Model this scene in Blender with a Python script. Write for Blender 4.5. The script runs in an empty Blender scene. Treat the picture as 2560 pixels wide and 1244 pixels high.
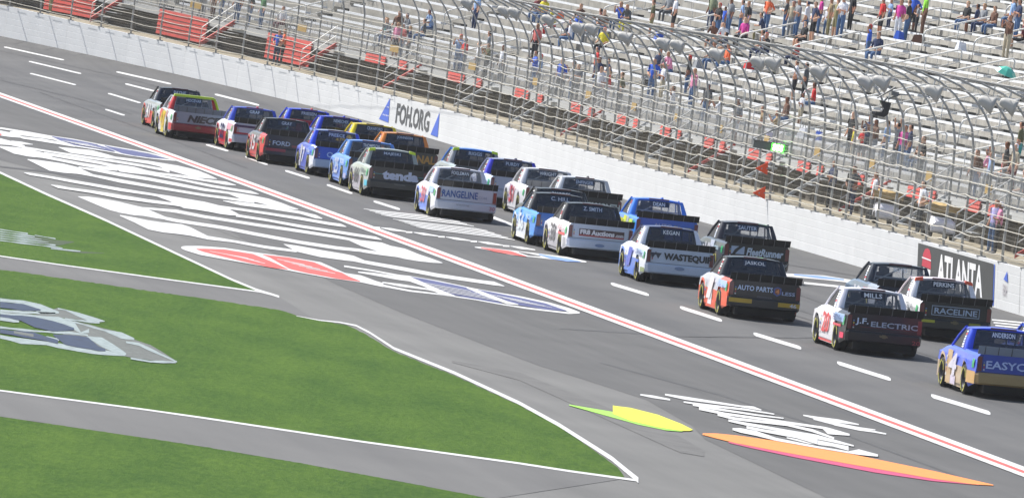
import bpy, math, random
import numpy as np
from mathutils import Vector, Matrix
random.seed(7)
sc = bpy.context.scene
COL = sc.collection
# ------------------------------------------------------------------ camera, sky, sun, exposure
F_PX, W_PX, H_PX = 25000.0, 2560.0, 1244.0        # focal length in photo pixels (a long telephoto)
CAM_H = 8.69
ROLL, PITCH = math.radians(9.6), math.atan(694 / 25000)
fwd = Vector((0, math.cos(PITCH), -math.sin(PITCH)))
rt0 = Vector((1, 0, 0)); up0 = rt0.cross(fwd)
RT = rt0 * math.cos(ROLL) + up0 * math.sin(ROLL)
UP = up0 * math.cos(ROLL) - rt0 * math.sin(ROLL)
CAM = Vector((0, 0, CAM_H))
cd = bpy.data.cameras.new('camera'); cam = bpy.data.objects.new('camera', cd); COL.objects.link(cam)
cam.matrix_world = Matrix(((RT.x, UP.x, -fwd.x, CAM.x), (RT.y, UP.y, -fwd.y, CAM.y), (RT.z, UP.z, -fwd.z, CAM.z), (0, 0, 0, 1)))
cd.sensor_width = 36; cd.lens = 36 * F_PX / W_PX; cd.clip_start = 1; cd.clip_end = 9000
sc.camera = cam
SUN_EL, SUN_AZ = math.radians(48), math.radians(-54)   # azimuth from +Y towards +X
sd = Vector((math.sin(SUN_AZ) * math.cos(SUN_EL), math.cos(SUN_AZ) * math.cos(SUN_EL), math.sin(SUN_EL)))
wd = bpy.data.worlds.new('World'); sc.world = wd; wd.use_nodes = True
nt = wd.node_tree; nt.nodes.clear()
o_ = nt.nodes.new('ShaderNodeOutputWorld'); b_ = nt.nodes.new('ShaderNodeBackground'); s_ = nt.nodes.new('ShaderNodeTexSky')
s_.sky_type = 'NISHITA'; s_.sun_disc = False; s_.sun_elevation = SUN_EL; s_.sun_rotation = SUN_AZ; s_.dust_density = 2.0
b_.inputs[1].default_value = 0.11
nt.links.new(s_.outputs[0], b_.inputs[0]); nt.links.new(b_.outputs[0], o_.inputs[0])
sl = bpy.data.lights.new('sun', 'SUN'); sl.energy = 4.6; sl.angle = math.radians(0.53); sl.color = (1, .965, .91)
so = bpy.data.objects.new('sun', sl); COL.objects.link(so); so.rotation_euler = (-sd).to_track_quat('-Z', 'Y').to_euler()
sc.view_settings.view_transform = 'Standard'; sc.view_settings.look = 'None'
sc.view_settings.exposure = 0.50; sc.view_settings.gamma = 1.0; sc.view_settings.use_curve_mapping = False

# ------------------------------------------------------------------ materials
def srgb(h):
    h = h.lstrip('#'); v = [int(h[i:i + 2], 16) / 255 for i in (0, 2, 4)]
    return tuple(x / 12.92 if x <= .04045 else ((x + .055) / 1.055) ** 2.4 for x in v)
MATS = {}
def mat(name, col, rough=.6, metal=0., var=0., scale=3., coat=0., stretch=None, bump=0., col2=None, alpha=1., emit=0., rand=0.):
    if name in MATS: return MATS[name]
    m = bpy.data.materials.new(name); m.use_nodes = True; MATS[name] = m
    n = m.node_tree.nodes; l = m.node_tree.links; p = n['Principled BSDF']
    if isinstance(col, str): col = srgb(col)
    p.inputs['Base Color'].default_value = (*col, 1); p.inputs['Roughness'].default_value = rough
    p.inputs['Metallic'].default_value = metal; p.inputs['Alpha'].default_value = alpha
    if coat: p.inputs['Coat Weight'].default_value = coat; p.inputs['Coat Roughness'].default_value = .06
    if emit: p.inputs['Emission Color'].default_value = (*col, 1); p.inputs['Emission Strength'].default_value = emit
    last = None
    if var > 0 or col2:
        tc = n.new('ShaderNodeTexCoord'); mp = n.new('ShaderNodeMapping'); no = n.new('ShaderNodeTexNoise')
        l.new(tc.outputs['Object'], mp.inputs[0]); l.new(mp.outputs[0], no.inputs[0])
        if stretch: mp.inputs['Scale'].default_value = stretch; mp.inputs['Rotation'].default_value = (0, 0, math.radians(-9))
        no.inputs['Scale'].default_value = scale; no.inputs['Detail'].default_value = 5; no.inputs['Roughness'].default_value = .62
        cr = n.new('ShaderNodeValToRGB'); l.new(no.outputs[0], cr.inputs[0])
        cr.color_ramp.elements[0].position = .3; cr.color_ramp.elements[1].position = .7
        c2 = srgb(col2) if isinstance(col2, str) else col2
        a = c2 if c2 else tuple(x * (1 - var) for x in col)
        b = col if c2 else tuple(min(1, x * (1 + var)) for x in col)
        cr.color_ramp.elements[0].color = (*a, 1); cr.color_ramp.elements[1].color = (*b, 1)
        l.new(cr.outputs[0], p.inputs['Base Color']); last = cr.outputs[0]
        if bump:
            bp = n.new('ShaderNodeBump'); bp.inputs['Strength'].default_value = bump
            l.new(no.outputs[0], bp.inputs['Height']); l.new(bp.outputs[0], p.inputs['Normal'])
    if rand:
        oi = n.new('ShaderNodeObjectInfo'); mr = n.new('ShaderNodeMapRange'); mr.inputs[3].default_value = 1 - rand; mr.inputs[4].default_value = 1 + rand * .3
        l.new(oi.outputs['Random'], mr.inputs[0]); mx = n.new('ShaderNodeMix'); mx.data_type = 'RGBA'; mx.blend_type = 'MULTIPLY'; mx.inputs[0].default_value = 1
        if last: l.new(last, mx.inputs[6])
        else: mx.inputs[6].default_value = (*col, 1)
        l.new(mr.outputs[0], mx.inputs[7]); l.new(mx.outputs[2], p.inputs['Base Color'])
    return m
def paint(h, rough=.28): return mat('paint_' + h.lstrip('#'), h, rough, coat=.15, var=.06, scale=2.)
def cloth(h): return mat('cloth_' + h.lstrip('#'), h, .9, var=.15, scale=9.)

def asphalt(name, base, light, seam=.12):
    m = bpy.data.materials.new(name); m.use_nodes = True; MATS[name] = m
    n = m.node_tree.nodes; l = m.node_tree.links; p = n['Principled BSDF']; p.inputs['Roughness'].default_value = .88
    tc = n.new('ShaderNodeTexCoord')
    def noise(sc_, scl, det=4):
        mp = n.new('ShaderNodeMapping'); mp.vector_type = 'POINT'; mp.inputs['Rotation'].default_value = (0, 0, math.radians(-8.5)); mp.inputs['Scale'].default_value = sc_
        rot = n.new('ShaderNodeMapping'); rot.inputs['Rotation'].default_value = (0, 0, math.radians(-8.8))
        mp.inputs['Rotation'].default_value = (0, 0, 0)
        l.new(tc.outputs['Object'], rot.inputs[0]); l.new(rot.outputs[0], mp.inputs[0])
        no = n.new('ShaderNodeTexNoise'); no.inputs['Scale'].default_value = scl; no.inputs['Detail'].default_value = det
        l.new(mp.outputs[0], no.inputs[0]); return no
    a = noise((1, .02, 1), .55, 5)       # long streaks of rubber along the driving line
    b = noise((1, 1, 1), .18, 4)         # broad patches
    c = noise((1, 1, 1), 22, 3)          # grain
    d = noise((1, .006, 1), 2.2, 3)
    ad = n.new('ShaderNodeMath'); ad.operation = 'MULTIPLY_ADD'; ad.inputs[1].default_value = .9; l.new(a.outputs[0], ad.inputs[0]); l.new(b.outputs[0], ad.inputs[2])
    ae = n.new('ShaderNodeMath'); ae.operation = 'MULTIPLY_ADD'; ae.inputs[1].default_value = .5; l.new(c.outputs[0], ae.inputs[0]); l.new(ad.outputs[0], ae.inputs[2])
    af = n.new('ShaderNodeMath'); af.operation = 'MULTIPLY_ADD'; af.inputs[1].default_value = .6; l.new(d.outputs[0], af.inputs[0]); l.new(ae.outputs[0], af.inputs[2])
    cr = n.new('ShaderNodeValToRGB'); l.new(af.outputs[0], cr.inputs[0])
    mr = n.new('ShaderNodeMapRange'); mr.inputs[1].default_value = 1.0; mr.inputs[2].default_value = 2.0; l.new(af.outputs[0], mr.inputs[0]); l.new(mr.outputs[0], cr.inputs[0])
    cr.color_ramp.elements[0].position = .15; cr.color_ramp.elements[1].position = .85
    cr.color_ramp.elements[0].color = (*base, 1); cr.color_ramp.elements[1].color = (*light, 1)
    l.new(cr.outputs[0], p.inputs['Base Color'])
    return m

# ------------------------------------------------------------------ objects and tagging
def tag(o, label=None, cat=None, group=None, kind=None):
    if label: o['label'] = label
    if cat: o['category'] = cat
    if group: o['group'] = group
    if kind: o['kind'] = kind
    return o
def empty(name, loc=(0, 0, 0), rot=None):
    o = bpy.data.objects.new(name, None); COL.objects.link(o); o.location = loc
    if rot is not None: o.rotation_euler = rot
    o.empty_display_size = .3
    return o
class MB:
    def __init__(s): s.v = []; s.f = []; s.m = []
    def face(s, pts, mi=0):
        k = len(s.v); s.v += [tuple(p) for p in pts]; s.f.append(tuple(range(k, k + len(pts)))); s.m.append(mi)
    def grid(s, rows, mi=0, flip=False):
        k = len(s.v); n = len(rows[0])
        for r in rows: s.v += [tuple(p) for p in r]
        for i in range(len(rows) - 1):
            for j in range(n - 1):
                q = (k + i * n + j, k + i * n + j + 1, k + (i + 1) * n + j + 1, k + (i + 1) * n + j)
                s.f.append(q[::-1] if flip else q); s.m.append(mi)
    def hexa(s, p, mi=0):   # 8 corners: bottom 4 then top 4
        k = len(s.v); s.v += [tuple(q) for q in p]
        for q in ((3, 2, 1, 0), (4, 5, 6, 7), (0, 1, 5, 4), (1, 2, 6, 5), (2, 3, 7, 6), (3, 0, 4, 7)):
            s.f.append(tuple(k + i for i in q)); s.m.append(mi)
    def box(s, c, d, mi=0, M=None):
        x, y, z = d[0] / 2, d[1] / 2, d[2] / 2
        P = [Vector(q) for q in ((-x, -y, -z), (x, -y, -z), (x, y, -z), (-x, y, -z), (-x, -y, z), (x, -y, z), (x, y, z), (-x, y, z))]
        if M is not None: P = [M @ q for q in P]
        s.hexa([q + Vector(c) for q in P], mi)
    def tube(s, pts, r, n=6, mi=0, cap=True):
        pts = [Vector(p) for p in pts]; k = len(s.v); m = len(pts)
        rr = r if isinstance(r, (list, tuple)) else [r] * m
        for i, p in enumerate(pts):
            t = (pts[min(i + 1, m - 1)] - pts[max(i - 1, 0)]).normalized()
            a = t.cross(Vector((0, 0, 1)));
            if a.length < .05: a = t.cross(Vector((1, 0, 0)))
            a.normalize(); b = a.cross(t)
            for j in range(n):
                an = 2 * math.pi * j / n + math.pi / n
                s.v.append(tuple(p + (a * math.cos(an) + b * math.sin(an)) * rr[i]))
        for i in range(m - 1):
            for j in range(n):
                s.f.append((k + i * n + j, k + i * n + (j + 1) % n, k + (i + 1) * n + (j + 1) % n, k + (i + 1) * n + j)); s.m.append(mi)
        if cap:
            s.f.append(tuple(k + j for j in range(n))[::-1]); s.m.append(mi)
            s.f.append(tuple(k + (m - 1) * n + j for j in range(n))); s.m.append(mi)
    def lathe(s, prof, n=20, axis='X', c=(0, 0, 0), mi=0):   # prof: (axial, radius)
        rows = []
        for a, r in prof:
            row = []
            for j in range(n + 1):
                t = 2 * math.pi * j / n; u, w = r * math.cos(t), r * math.sin(t)
                p = (a, u, w) if axis == 'X' else ((u, a, w) if axis == 'Y' else (u, w, a))
                row.append((p[0] + c[0], p[1] + c[1], p[2] + c[2]))
            rows.append(row)
        s.grid(rows, mi)
    def mesh(s, name, smooth=False):
        me = bpy.data.meshes.new(name); me.from_pydata(s.v, [], s.f)
        me.polygons.foreach_set('material_index', s.m)
        if smooth: me.polygons.foreach_set('use_smooth', [True] * len(s.f))
        me.update(); return me
    def build(s, name, mats, parent=None, loc=None, smooth=False):
        if not isinstance(mats, (list, tuple)): mats = [mats]
        me = s.mesh(name, smooth)
        for m in mats: me.materials.append(m)
        return link(name, me, parent, loc)
def link(name, me, parent=None, loc=None):
    o = bpy.data.objects.new(name, me); COL.objects.link(o)
    if parent is not None: o.parent = parent
    if loc is not None: o.location = loc
    return o
def with_mats(o, mats):      # per-object materials on a shared mesh
    for i, m in enumerate(mats):
        o.material_slots[i].link = 'OBJECT'; o.material_slots[i].material = m
    return o
TXT = {}
def text_geo(s, bold=.02, shear=0.):
    key = (s, bold, shear)
    if key in TXT: return TXT[key]
    cu = bpy.data.curves.new('t', 'FONT'); cu.body = s; cu.offset = bold; cu.shear = shear; cu.resolution_u = 2; cu.fill_mode = 'FRONT'
    ob = bpy.data.objects.new('t', cu); COL.objects.link(ob)
    dg = bpy.context.evaluated_depsgraph_get(); me = bpy.data.meshes.new_from_object(ob.evaluated_get(dg))
    v = np.array([tuple(x.co)[:2] for x in me.vertices]); f = [tuple(p.vertices) for p in me.polygons]
    bpy.data.objects.remove(ob); bpy.data.curves.remove(cu); bpy.data.meshes.remove(me)
    lo, hi = v.min(0), v.max(0); v = (v - lo) / (hi - lo)
    TXT[key] = (v, f); return TXT[key]
def add_text(mb, s, fn, mi=0, bold=.02, shear=0.):   # fn(u, v) -> point
    v, f = text_geo(s, bold, shear); k = len(mb.v)
    mb.v += [tuple(fn(a, b)) for a, b in v]
    for q in f: mb.f.append(tuple(k + i for i in q)); mb.m.append(mi)

# ------------------------------------------------------------------ survey of the place (pixel -> ray -> ground)
def ray(px, py):
    d = fwd * F_PX + RT * (px - 1280) - UP * (py - 622)
    return d / d.y
def proj(P):
    q = Vector(P) - CAM; z = q.dot(fwd)
    return 1280 + q.dot(RT) / z * F_PX, 622 - q.dot(UP) / z * F_PX
# red-and-white line: the inner edge of the track
RL = [(0, 237), (163, 300), (438, 398), (900, 564), (1162, 657), (1700, 858), (1802, 900), (2560, 1183)]
_y, _x = [], []
for p in RL:
    r = ray(*p); D = (0.03 - CAM_H) / r.z; _y.append(D); _x.append(r.x * D)
_pr = np.polyfit(_y, _x, 2)
def Xr(Y):
    Yc = min(max(Y, 165), 400); s = 2 * _pr[0] * Yc + _pr[1]
    return float(np.polyval(_pr, Yc) + s * (Y - Yc))
# outer wall: one node per fence post, 3.15 m apart
PP = [20.6,97,170,245,319,392.5,464,531.5,598,658.7,720,778.5,835.5,889.4,937,983,1025.6,1068,1104.5,1140,1170,1199,1228,1257,1286,1316,1345,1375,1404.5,1434,1464,1492.6,1520.6,1551.5,1580.4,1611,1642,1675,1707,1739.6,1771.4,1806.7,1842,1877,1912.5,1947.7,1985,2023.8,2061,2100,2140.5,2183,2224.4,2265.6,2308,2354,2399,2447,2495,2543.4]
WT = np.array([(0,12,87),(320,84,157.5),(620,153,225),(900,220,294.7),(1151,284,366),(1560,407,498),(1760,458,553),(1984,517,617),(2165,564,671),(2495,654,769),(2600,683,800)], float)
LP = 3.15
top_y = np.interp(PP, WT[:, 0], WT[:, 1]); bot_y = np.interp(PP, WT[:, 0], WT[:, 2])
N = len(PP); Dn = [0] * N; Dn[N - 2] = 294.0
for j in range(N - 3, -1, -1):
    rj = ray(PP[j], top_y[j]); rk = ray(PP[j + 1], top_y[j + 1]); d = Dn[j + 1] + LP
    for _ in range(40):
        dx = rk.x * Dn[j + 1] - rj.x * d; d = Dn[j + 1] + math.sqrt(max(LP * LP - dx * dx, .01))
    Dn[j] = d
Dn[N - 1] = Dn[N - 2] - 3.1
idx = np.arange(N)
Dn = np.polyval(np.polyfit(idx, Dn, 5), idx)
tX = [ray(PP[i], top_y[i]).x * Dn[i] for i in range(N)]
tX = np.polyval(np.polyfit(idx, tX, 6), idx)
tZ = [CAM_H + ray(PP[i], top_y[i]).z * Dn[i] for i in range(N)]
bZ = [CAM_H + ray(PP[i], bot_y[i]).z * Dn[i] for i in range(N)]
tZ = np.polyval(np.polyfit(idx, tZ, 5), idx); bZ = np.polyval(np.polyfit(idx, bZ, 5), idx)
EL, ER = 16, 12      # extra posts beyond the frame on both ends
L_ = []
ang0 = math.atan2(tX[0] - tX[1], Dn[0] - Dn[1]); x, y = tX[0], Dn[0]; kap = -.006
for k in range(EL):
    ang0 += kap; x += LP * math.sin(ang0); y += LP * math.cos(ang0); L_.append((x, y, tZ[0] + .0 * k, bZ[0]))
R_ = []
ang1 = math.atan2(tX[-1] - tX[-4], Dn[-1] - Dn[-4]); x, y = tX[-1], Dn[-1]
for k in range(ER):
    x += LP * math.sin(ang1); y += LP * math.cos(ang1); R_.append((x, y, tZ[-1], bZ[-1]))
NODES = L_[::-1] + [(tX[i], Dn[i], tZ[i], bZ[i]) for i in range(N)] + R_
NODES = np.array(NODES); NN = len(NODES)
tang = np.zeros((NN, 2))
for i in range(NN):
    a, b = max(0, i - 2), min(NN - 1, i + 2)
    v = NODES[a, :2] - NODES[b, :2]; tang[i] = v / np.linalg.norm(v)      # pointing away from the camera
NRM = np.stack([tang[:, 1], -tang[:, 0]], 1)                              # outward, to the stand side
lean = np.interp(np.arange(NN), [EL + 17, NN - ER - 1], [math.radians(3), math.radians(8)])
BASE = np.stack([NODES[:, 0] + NRM[:, 0] * (NODES[:, 2] - NODES[:, 3]) * np.tan(lean), NODES[:, 1] + NRM[:, 1] * (NODES[:, 2] - NODES[:, 3]) * np.tan(lean)], 1)
def at_sw(i, w):     # fractional node index, outward offset -> X, Y, wall top Z
    i = min(max(i, 0), NN - 1.001); k = int(i); t = i - k
    x = NODES[k, 0] * (1 - t) + NODES[k + 1, 0] * t; y = NODES[k, 1] * (1 - t) + NODES[k + 1, 1] * t
    n = NRM[k] * (1 - t) + NRM[k + 1] * t; z = NODES[k, 2] * (1 - t) + NODES[k + 1, 2] * t
    return x + n[0] * w, y + n[1] * w, z
def to_sw(X, Y):
    d = (NODES[:, 0] - X) ** 2 + (NODES[:, 1] - Y) ** 2; k = int(np.argmin(d))
    v = np.array([X - NODES[k, 0], Y - NODES[k, 1]])
    return k - float(v @ tang[k]) / LP, float(v @ NRM[k])
_wo = np.argsort(BASE[:, 1]); _wy, _wx, _wz = BASE[_wo, 1], BASE[_wo, 0], NODES[_wo, 3]
def Xw(Y): return float(np.interp(Y, _wy, _wx))
def zw(Y): return float(np.interp(Y, _wy, _wz))
def zb(d):
    if d < -1: return 0.
    z = .06 * d + .1
    if d < 1.5:
        t = (d + 1) / 2.5; t = t * t * (3 - 2 * t); z = max(0, z) * t
    return z
def g(X, Y):
    xr = Xr(Y); xw = max(Xw(Y), xr + 3); d = (X - xr) * .985
    if d <= -1: return 0.
    dw = (xw - xr) * .985; u = min(max(d / dw, 0), 1); d = min(d, dw)
    return zb(d) + (zw(Y) - zb(dw)) * u * u
def at(px, py, h=0., lo=60., hi=620.):
    r = ray(px, py)
    def Fn(D): return CAM_H + r.z * D - g(r.x * D, D) - h
    a = lo; fa = Fn(a); b = a
    while b < hi:
        b += 8
        if Fn(b) < 0: break
        a = b
    for _ in range(22):
        m = (a + b) / 2
        if Fn(m) > 0: a = m
        else: b = m
    D = (a + b) / 2
    return Vector((r.x * D, D, CAM_H + r.z * D))

# ------------------------------------------------------------------ ground surfaces
M_TRACK = asphalt('track_asphalt', (.052, .053, .055), (.100, .099, .097))
M_PIT = asphalt('pit_asphalt', (.105, .104, .099), (.155, .153, .145))
M_LANE = asphalt('lane_asphalt', (.062, .062, .060), (.102, .100, .097))
M_PATH = asphalt('path_asphalt', (.088, .087, .085), (.130, .128, .123))
M_WHITE = mat('road_paint_white', (.56, .56, .55), .7, var=.10, scale=1.3)
M_RED = mat('road_paint_red', (.62, .085, .07), .7, var=.15, scale=1.5)
M_BLUE = mat('road_paint_blue', (.065, .075, .19), .7, var=.2, scale=1.5)
M_SKY = mat('road_paint_light_blue', (.16, .27, .62), .7, var=.15, scale=1.5)
def grass_mat(name, c1, c2):
    m = bpy.data.materials.new(name); m.use_nodes = True; MATS[name] = m
    n = m.node_tree.nodes; l = m.node_tree.links; p = n['Principled BSDF']; p.inputs['Roughness'].default_value = .95
    p.inputs['Specular IOR Level'].default_value = .1
    tc = n.new('ShaderNodeTexCoord'); mp = n.new('ShaderNodeMapping'); mp.inputs['Scale'].default_value = (1, .22, 1); l.new(tc.outputs['Object'], mp.inputs[0])
    a = n.new('ShaderNodeTexNoise'); a.inputs['Scale'].default_value = .55; a.inputs['Detail'].default_value = 7; a.inputs['Roughness'].default_value = .7; l.new(mp.outputs[0], a.inputs[0])
    b = n.new('ShaderNodeTexNoise'); b.inputs['Scale'].default_value = 7; b.inputs['Detail'].default_value = 6; b.inputs['Roughness'].default_value = .75; l.new(mp.outputs[0], b.inputs[0])
    ad = n.new('ShaderNodeMath'); ad.operation = 'MULTIPLY_ADD'; ad.inputs[1].default_value = 1.1; l.new(b.outputs[0], ad.inputs[0]); l.new(a.outputs[0], ad.inputs[2])
    mr = n.new('ShaderNodeMapRange'); mr.inputs[1].default_value = .75; mr.inputs[2].default_value = 1.35; l.new(ad.outputs[0], mr.inputs[0])
    cr = n.new('ShaderNodeValToRGB'); cr.color_ramp.elements[0].color = (*c1, 1); cr.color_ramp.elements[1].color = (*c2, 1); l.new(mr.outputs[0], cr.inputs[0])
    l.new(cr.outputs[0], p.inputs['Base Color'])
    bp = n.new('ShaderNodeBump'); bp.inputs['Strength'].default_value = .8; bp.inputs['Distance'].default_value = .06; l.new(b.outputs[0], bp.inputs['Height']); l.new(bp.outputs[0], p.inputs['Normal'])
    return m
M_GRASS = grass_mat('lawn_grass', (.028, .076, .010), (.086, .152, .020))

mb = MB(); mb.face([(-5000, -500, -.06), (5000, -500, -.06), (5000, 8000, -.06), (-5000, 8000, -.06)])
tag(mb.build('ground', mat('far_ground', (.12, .13, .08), .9, var=.3, scale=.05)), kind='structure')
rows = []; rows2 = []
for Y in np.arange(30, 640, 3.):
    xr = Xr(Y) - 1 / .985; xw = max(Xw(Y), Xr(Y) + 3) + .25
    rows.append([(xr + (xw - xr) * u, Y, g(xr + (xw - xr) * u, Y)) for u in np.linspace(0, 1, 25)])
    rows2.append([(-160, Y, 0.), (xr, Y, 0.)])
mb = MB(); mb.grid(rows); tag(mb.build('race_track', M_TRACK, smooth=True), kind='structure')
mb = MB(); mb.grid(rows2); tag(mb.build('pit_road', M_PIT), kind='structure')

def ragged(pts, amp=.9, step=9.):
    q = random.Random(len(pts)); out = []
    for a, b in zip(pts, pts[1:] + pts[:1]):
        n = max(1, int(math.hypot(b[0] - a[0], b[1] - a[1]) / step)) if max(abs(a[0]), abs(b[0])) < 2700 else 1
        for k in range(n): out.append((a[0] + (b[0] - a[0]) * k / n + q.uniform(-amp, amp), a[1] + (b[1] - a[1]) * k / n + q.uniform(-amp, amp)))
    return out
def sheet(name, pts, m, z, kind='structure'):
    if 'grass' in name: pts = ragged(pts)
    mb = MB(); P = []
    for q in pts:
        r = ray(*q); D = (z - CAM_H) / r.z; P.append((r.x * D, D, z))
    a = sum(P[i][0] * P[(i + 1) % len(P)][1] - P[(i + 1) % len(P)][0] * P[i][1] for i in range(len(P)))
    if a < 0: P = P[::-1]
    from mathutils.geometry import tessellate_polygon
    tr = tessellate_polygon([[Vector(p) for p in P]]); k = len(mb.v); mb.v += P
    for t in tr: mb.f.append(tuple(t)); mb.m.append(0)
    for p in range(len(mb.f)):
        a_, b_, c_ = [Vector(mb.v[i]) for i in mb.f[p]]
        if (b_ - a_).cross(c_ - a_).z < 0: mb.f[p] = mb.f[p][::-1]
    return tag(mb.build(name, m), kind=kind)
LB = [(-900, 150), (-400, 290), (0, 400), (319, 481), (540, 572), (611, 600), (691, 636), (843, 711), (1002, 780), (1162, 842), (1343, 912), (1448, 944), (1615, 998), (1728, 1062), (1762, 1097), (2068, 1244), (2500, 1440)]
RLx = [(-900, -95), (-300, 125)] + RL + [(3000, 1350)]
sheet('pit_lane_strip', LB + [(a, b + 8) for a, b in RLx][::-1], M_LANE, .004)
G1t = [(-700, 180), (-300, 310), (0, 433), (116, 488), (264, 553), (434, 633), (579, 701), (651, 729)]
G1b = [(651, 730), (434, 701.6), (145, 662), (0, 641), (-500, 565)]
sheet('grass_wedge', G1t + G1b, M_GRASS, .010)
G2t = [(-500, 600), (0, 673), (205, 702), (368, 726), (491, 743), (639, 765), (704, 775), (745, 789), (800, 801), (866, 812), (908, 831), (981, 876), (1136, 938), (1300, 1013), (1398, 1066), (1500, 1135), (1545, 1168), (1560, 1190)]
G2b = [(1560, 1193), (1423, 1178), (1300, 1159), (900, 1104), (500, 1044), (351, 1023), (0, 977), (-500, 910)]
sheet('infield_grass', G2t + G2b, M_GRASS, .010)
G3 = [(-500, 975), (0, 1040), (394, 1098), (500, 1114), (760, 1158), (1000, 1202), (1230, 1246), (1700, 1340), (2300, 1500), (-700, 1500)]
sheet('near_grass', G3, M_GRASS, .010)
PATH1 = [(-500, 565), (0, 641), (145, 662), (434, 701), (651, 730), (700, 742), (800, 806), (745, 800), (661, 777), (540, 762), (398, 742), (289, 726), (145, 704), (0, 684), (-500, 610)]
sheet('service_path', PATH1, M_PATH, .005)
PATH2 = [(-500, 910), (0, 977), (351, 1023), (500, 1044), (900, 1104), (1300, 1159), (1560, 1195), (1230, 1246), (1000, 1202), (760, 1158), (500, 1114), (394, 1098), (0, 1040), (-500, 975)]
sheet('service_path', PATH2, M_PATH, .006)

# ------------------------------------------------------------------ painted markings (thin sheets on the asphalt)
CR = {'a': (0, 310, 5.655), 'b': (300, 400, 5.655), 'c': (440, 540, 4.976), 'd': (860, 600, 4.267), 'e': (880, 500, 4.267), 'f': (1580, 970, 3.879), 'h': (1300, 900, 2.032), 'i': (0, 560, 3.457), 'p': (0, 0, 1)}
def gp(c, x, y): o = CR[c]; return o[0] + x / o[2], o[1] + y / o[2]
_lay = [0]
def on_ground(px, py, e):
    r = ray(px, py); D = (e - CAM_H) / r.z; X = r.x * D
    if (X - Xr(D)) * .985 < -1: return Vector((X, D, e))
    return at(px, py, e)
def slices(mb, S, e=None, mi=0, wob=0.):
    """S: (crop, x, y_top, y_bottom) slices left to right -> a strip of quads lying on the ground"""
    if e is None: _lay[0] = (_lay[0] + 1) % 14; e = .012 + .0012 * _lay[0]
    A = [(*gp(c, x, t), gp(c, x, b)[1]) for c, x, t, b in S]; P = []
    for (x0, t0, b0), (x1, t1, b1) in zip(A[:-1], A[1:]):
        k = max(1, int((x1 - x0) / 25))
        for q in range(k): f = q / k; P.append((x0 + (x1 - x0) * f, t0 + (t1 - t0) * f, b0 + (b1 - b0) * f))
    P.append(A[-1])
    n = len(P); up = []; dn = []
    for j, (x, t, b) in enumerate(P):
        if b - t < .35: t, b = (t + b) / 2 - .17, (t + b) / 2 + .17
        w = wob * math.sin(j * 2.1)
        up.append(on_ground(x, t + w, e)); dn.append(on_ground(x, b - w, e))
    mb.grid([dn, up], mi)
def S(c, *q): return [(c, *t) for t in q]
root_l = {}
def marking(name, fn, mats, label=None, kind='structure', cat=None):
    mb = MB(); fn(mb); o = mb.build(name, mats); tag(o, kind=kind); return o
# red line with white borders
def red_line(mb):
    pts = [(-1200, -195), (-600, 20)] + RL + [(3200, 1425)]
    W = [on_ground(x, y, .02) for x, y in pts]
    fine = []
    for a, b in zip(W[:-1], W[1:]):
        for q in range(8): fine.append(a.lerp(b, q / 8))
    for lo, hi, mi in ((-.38, -.10, 0), (-.10, .10, 1), (.10, .38, 0)):
        r1 = [(Xr(p.y) + lo, p.y, g(Xr(p.y) + lo, p.y) + .02) for p in fine]; r2 = [(Xr(p.y) + hi, p.y, g(Xr(p.y) + hi, p.y) + .02) for p in fine]
        mb.grid([r1, r2], mi)
marking('pit_boundary_line', red_line, [M_WHITE, M_RED])
def band(mb, pts, w0, w1, e=.013):     # white edge line in pixels with half widths
    n = len(pts)
    P = [(x, y) for x, y in pts]
    rows = [[], []]
    for i, (x, y) in enumerate(P):
        w = w0 + (w1 - w0) * i / (n - 1)
        rows[0].append(on_ground(x, y + w, e)); rows[1].append(on_ground(x, y - w, e))
    mb.grid(rows)
marking('grass_edge_line', lambda mb: (band(mb, [(-700, 176), (-300, 306), (0, 431), (116, 485), (264, 550), (434, 630), (579, 698), (640, 723), (698, 741)], 2.6, 2.6),
    band(mb, [(-500, 563), (0, 639.5), (145, 660.5), (434, 700), (651, 729), (690, 739)], 1.3, 1.6, .012)), M_WHITE)
marking('grass_edge_line', lambda mb: (band(mb, [(741, 789), (800, 800), (850, 805), (890, 813), (925, 831), (985, 870), (1136, 931), (1300, 1007), (1398, 1061), (1480, 1113), (1530, 1145), (1566, 1175), (1596, 1199)], 0.5, 7.),
    band(mb, [(-500, 908), (0, 975), (351, 1021), (500, 1042), (900, 1102), (1300, 1157), (1423, 1176), (1590, 1199)], 1.8, 2.6, .012)), M_WHITE)
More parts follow.
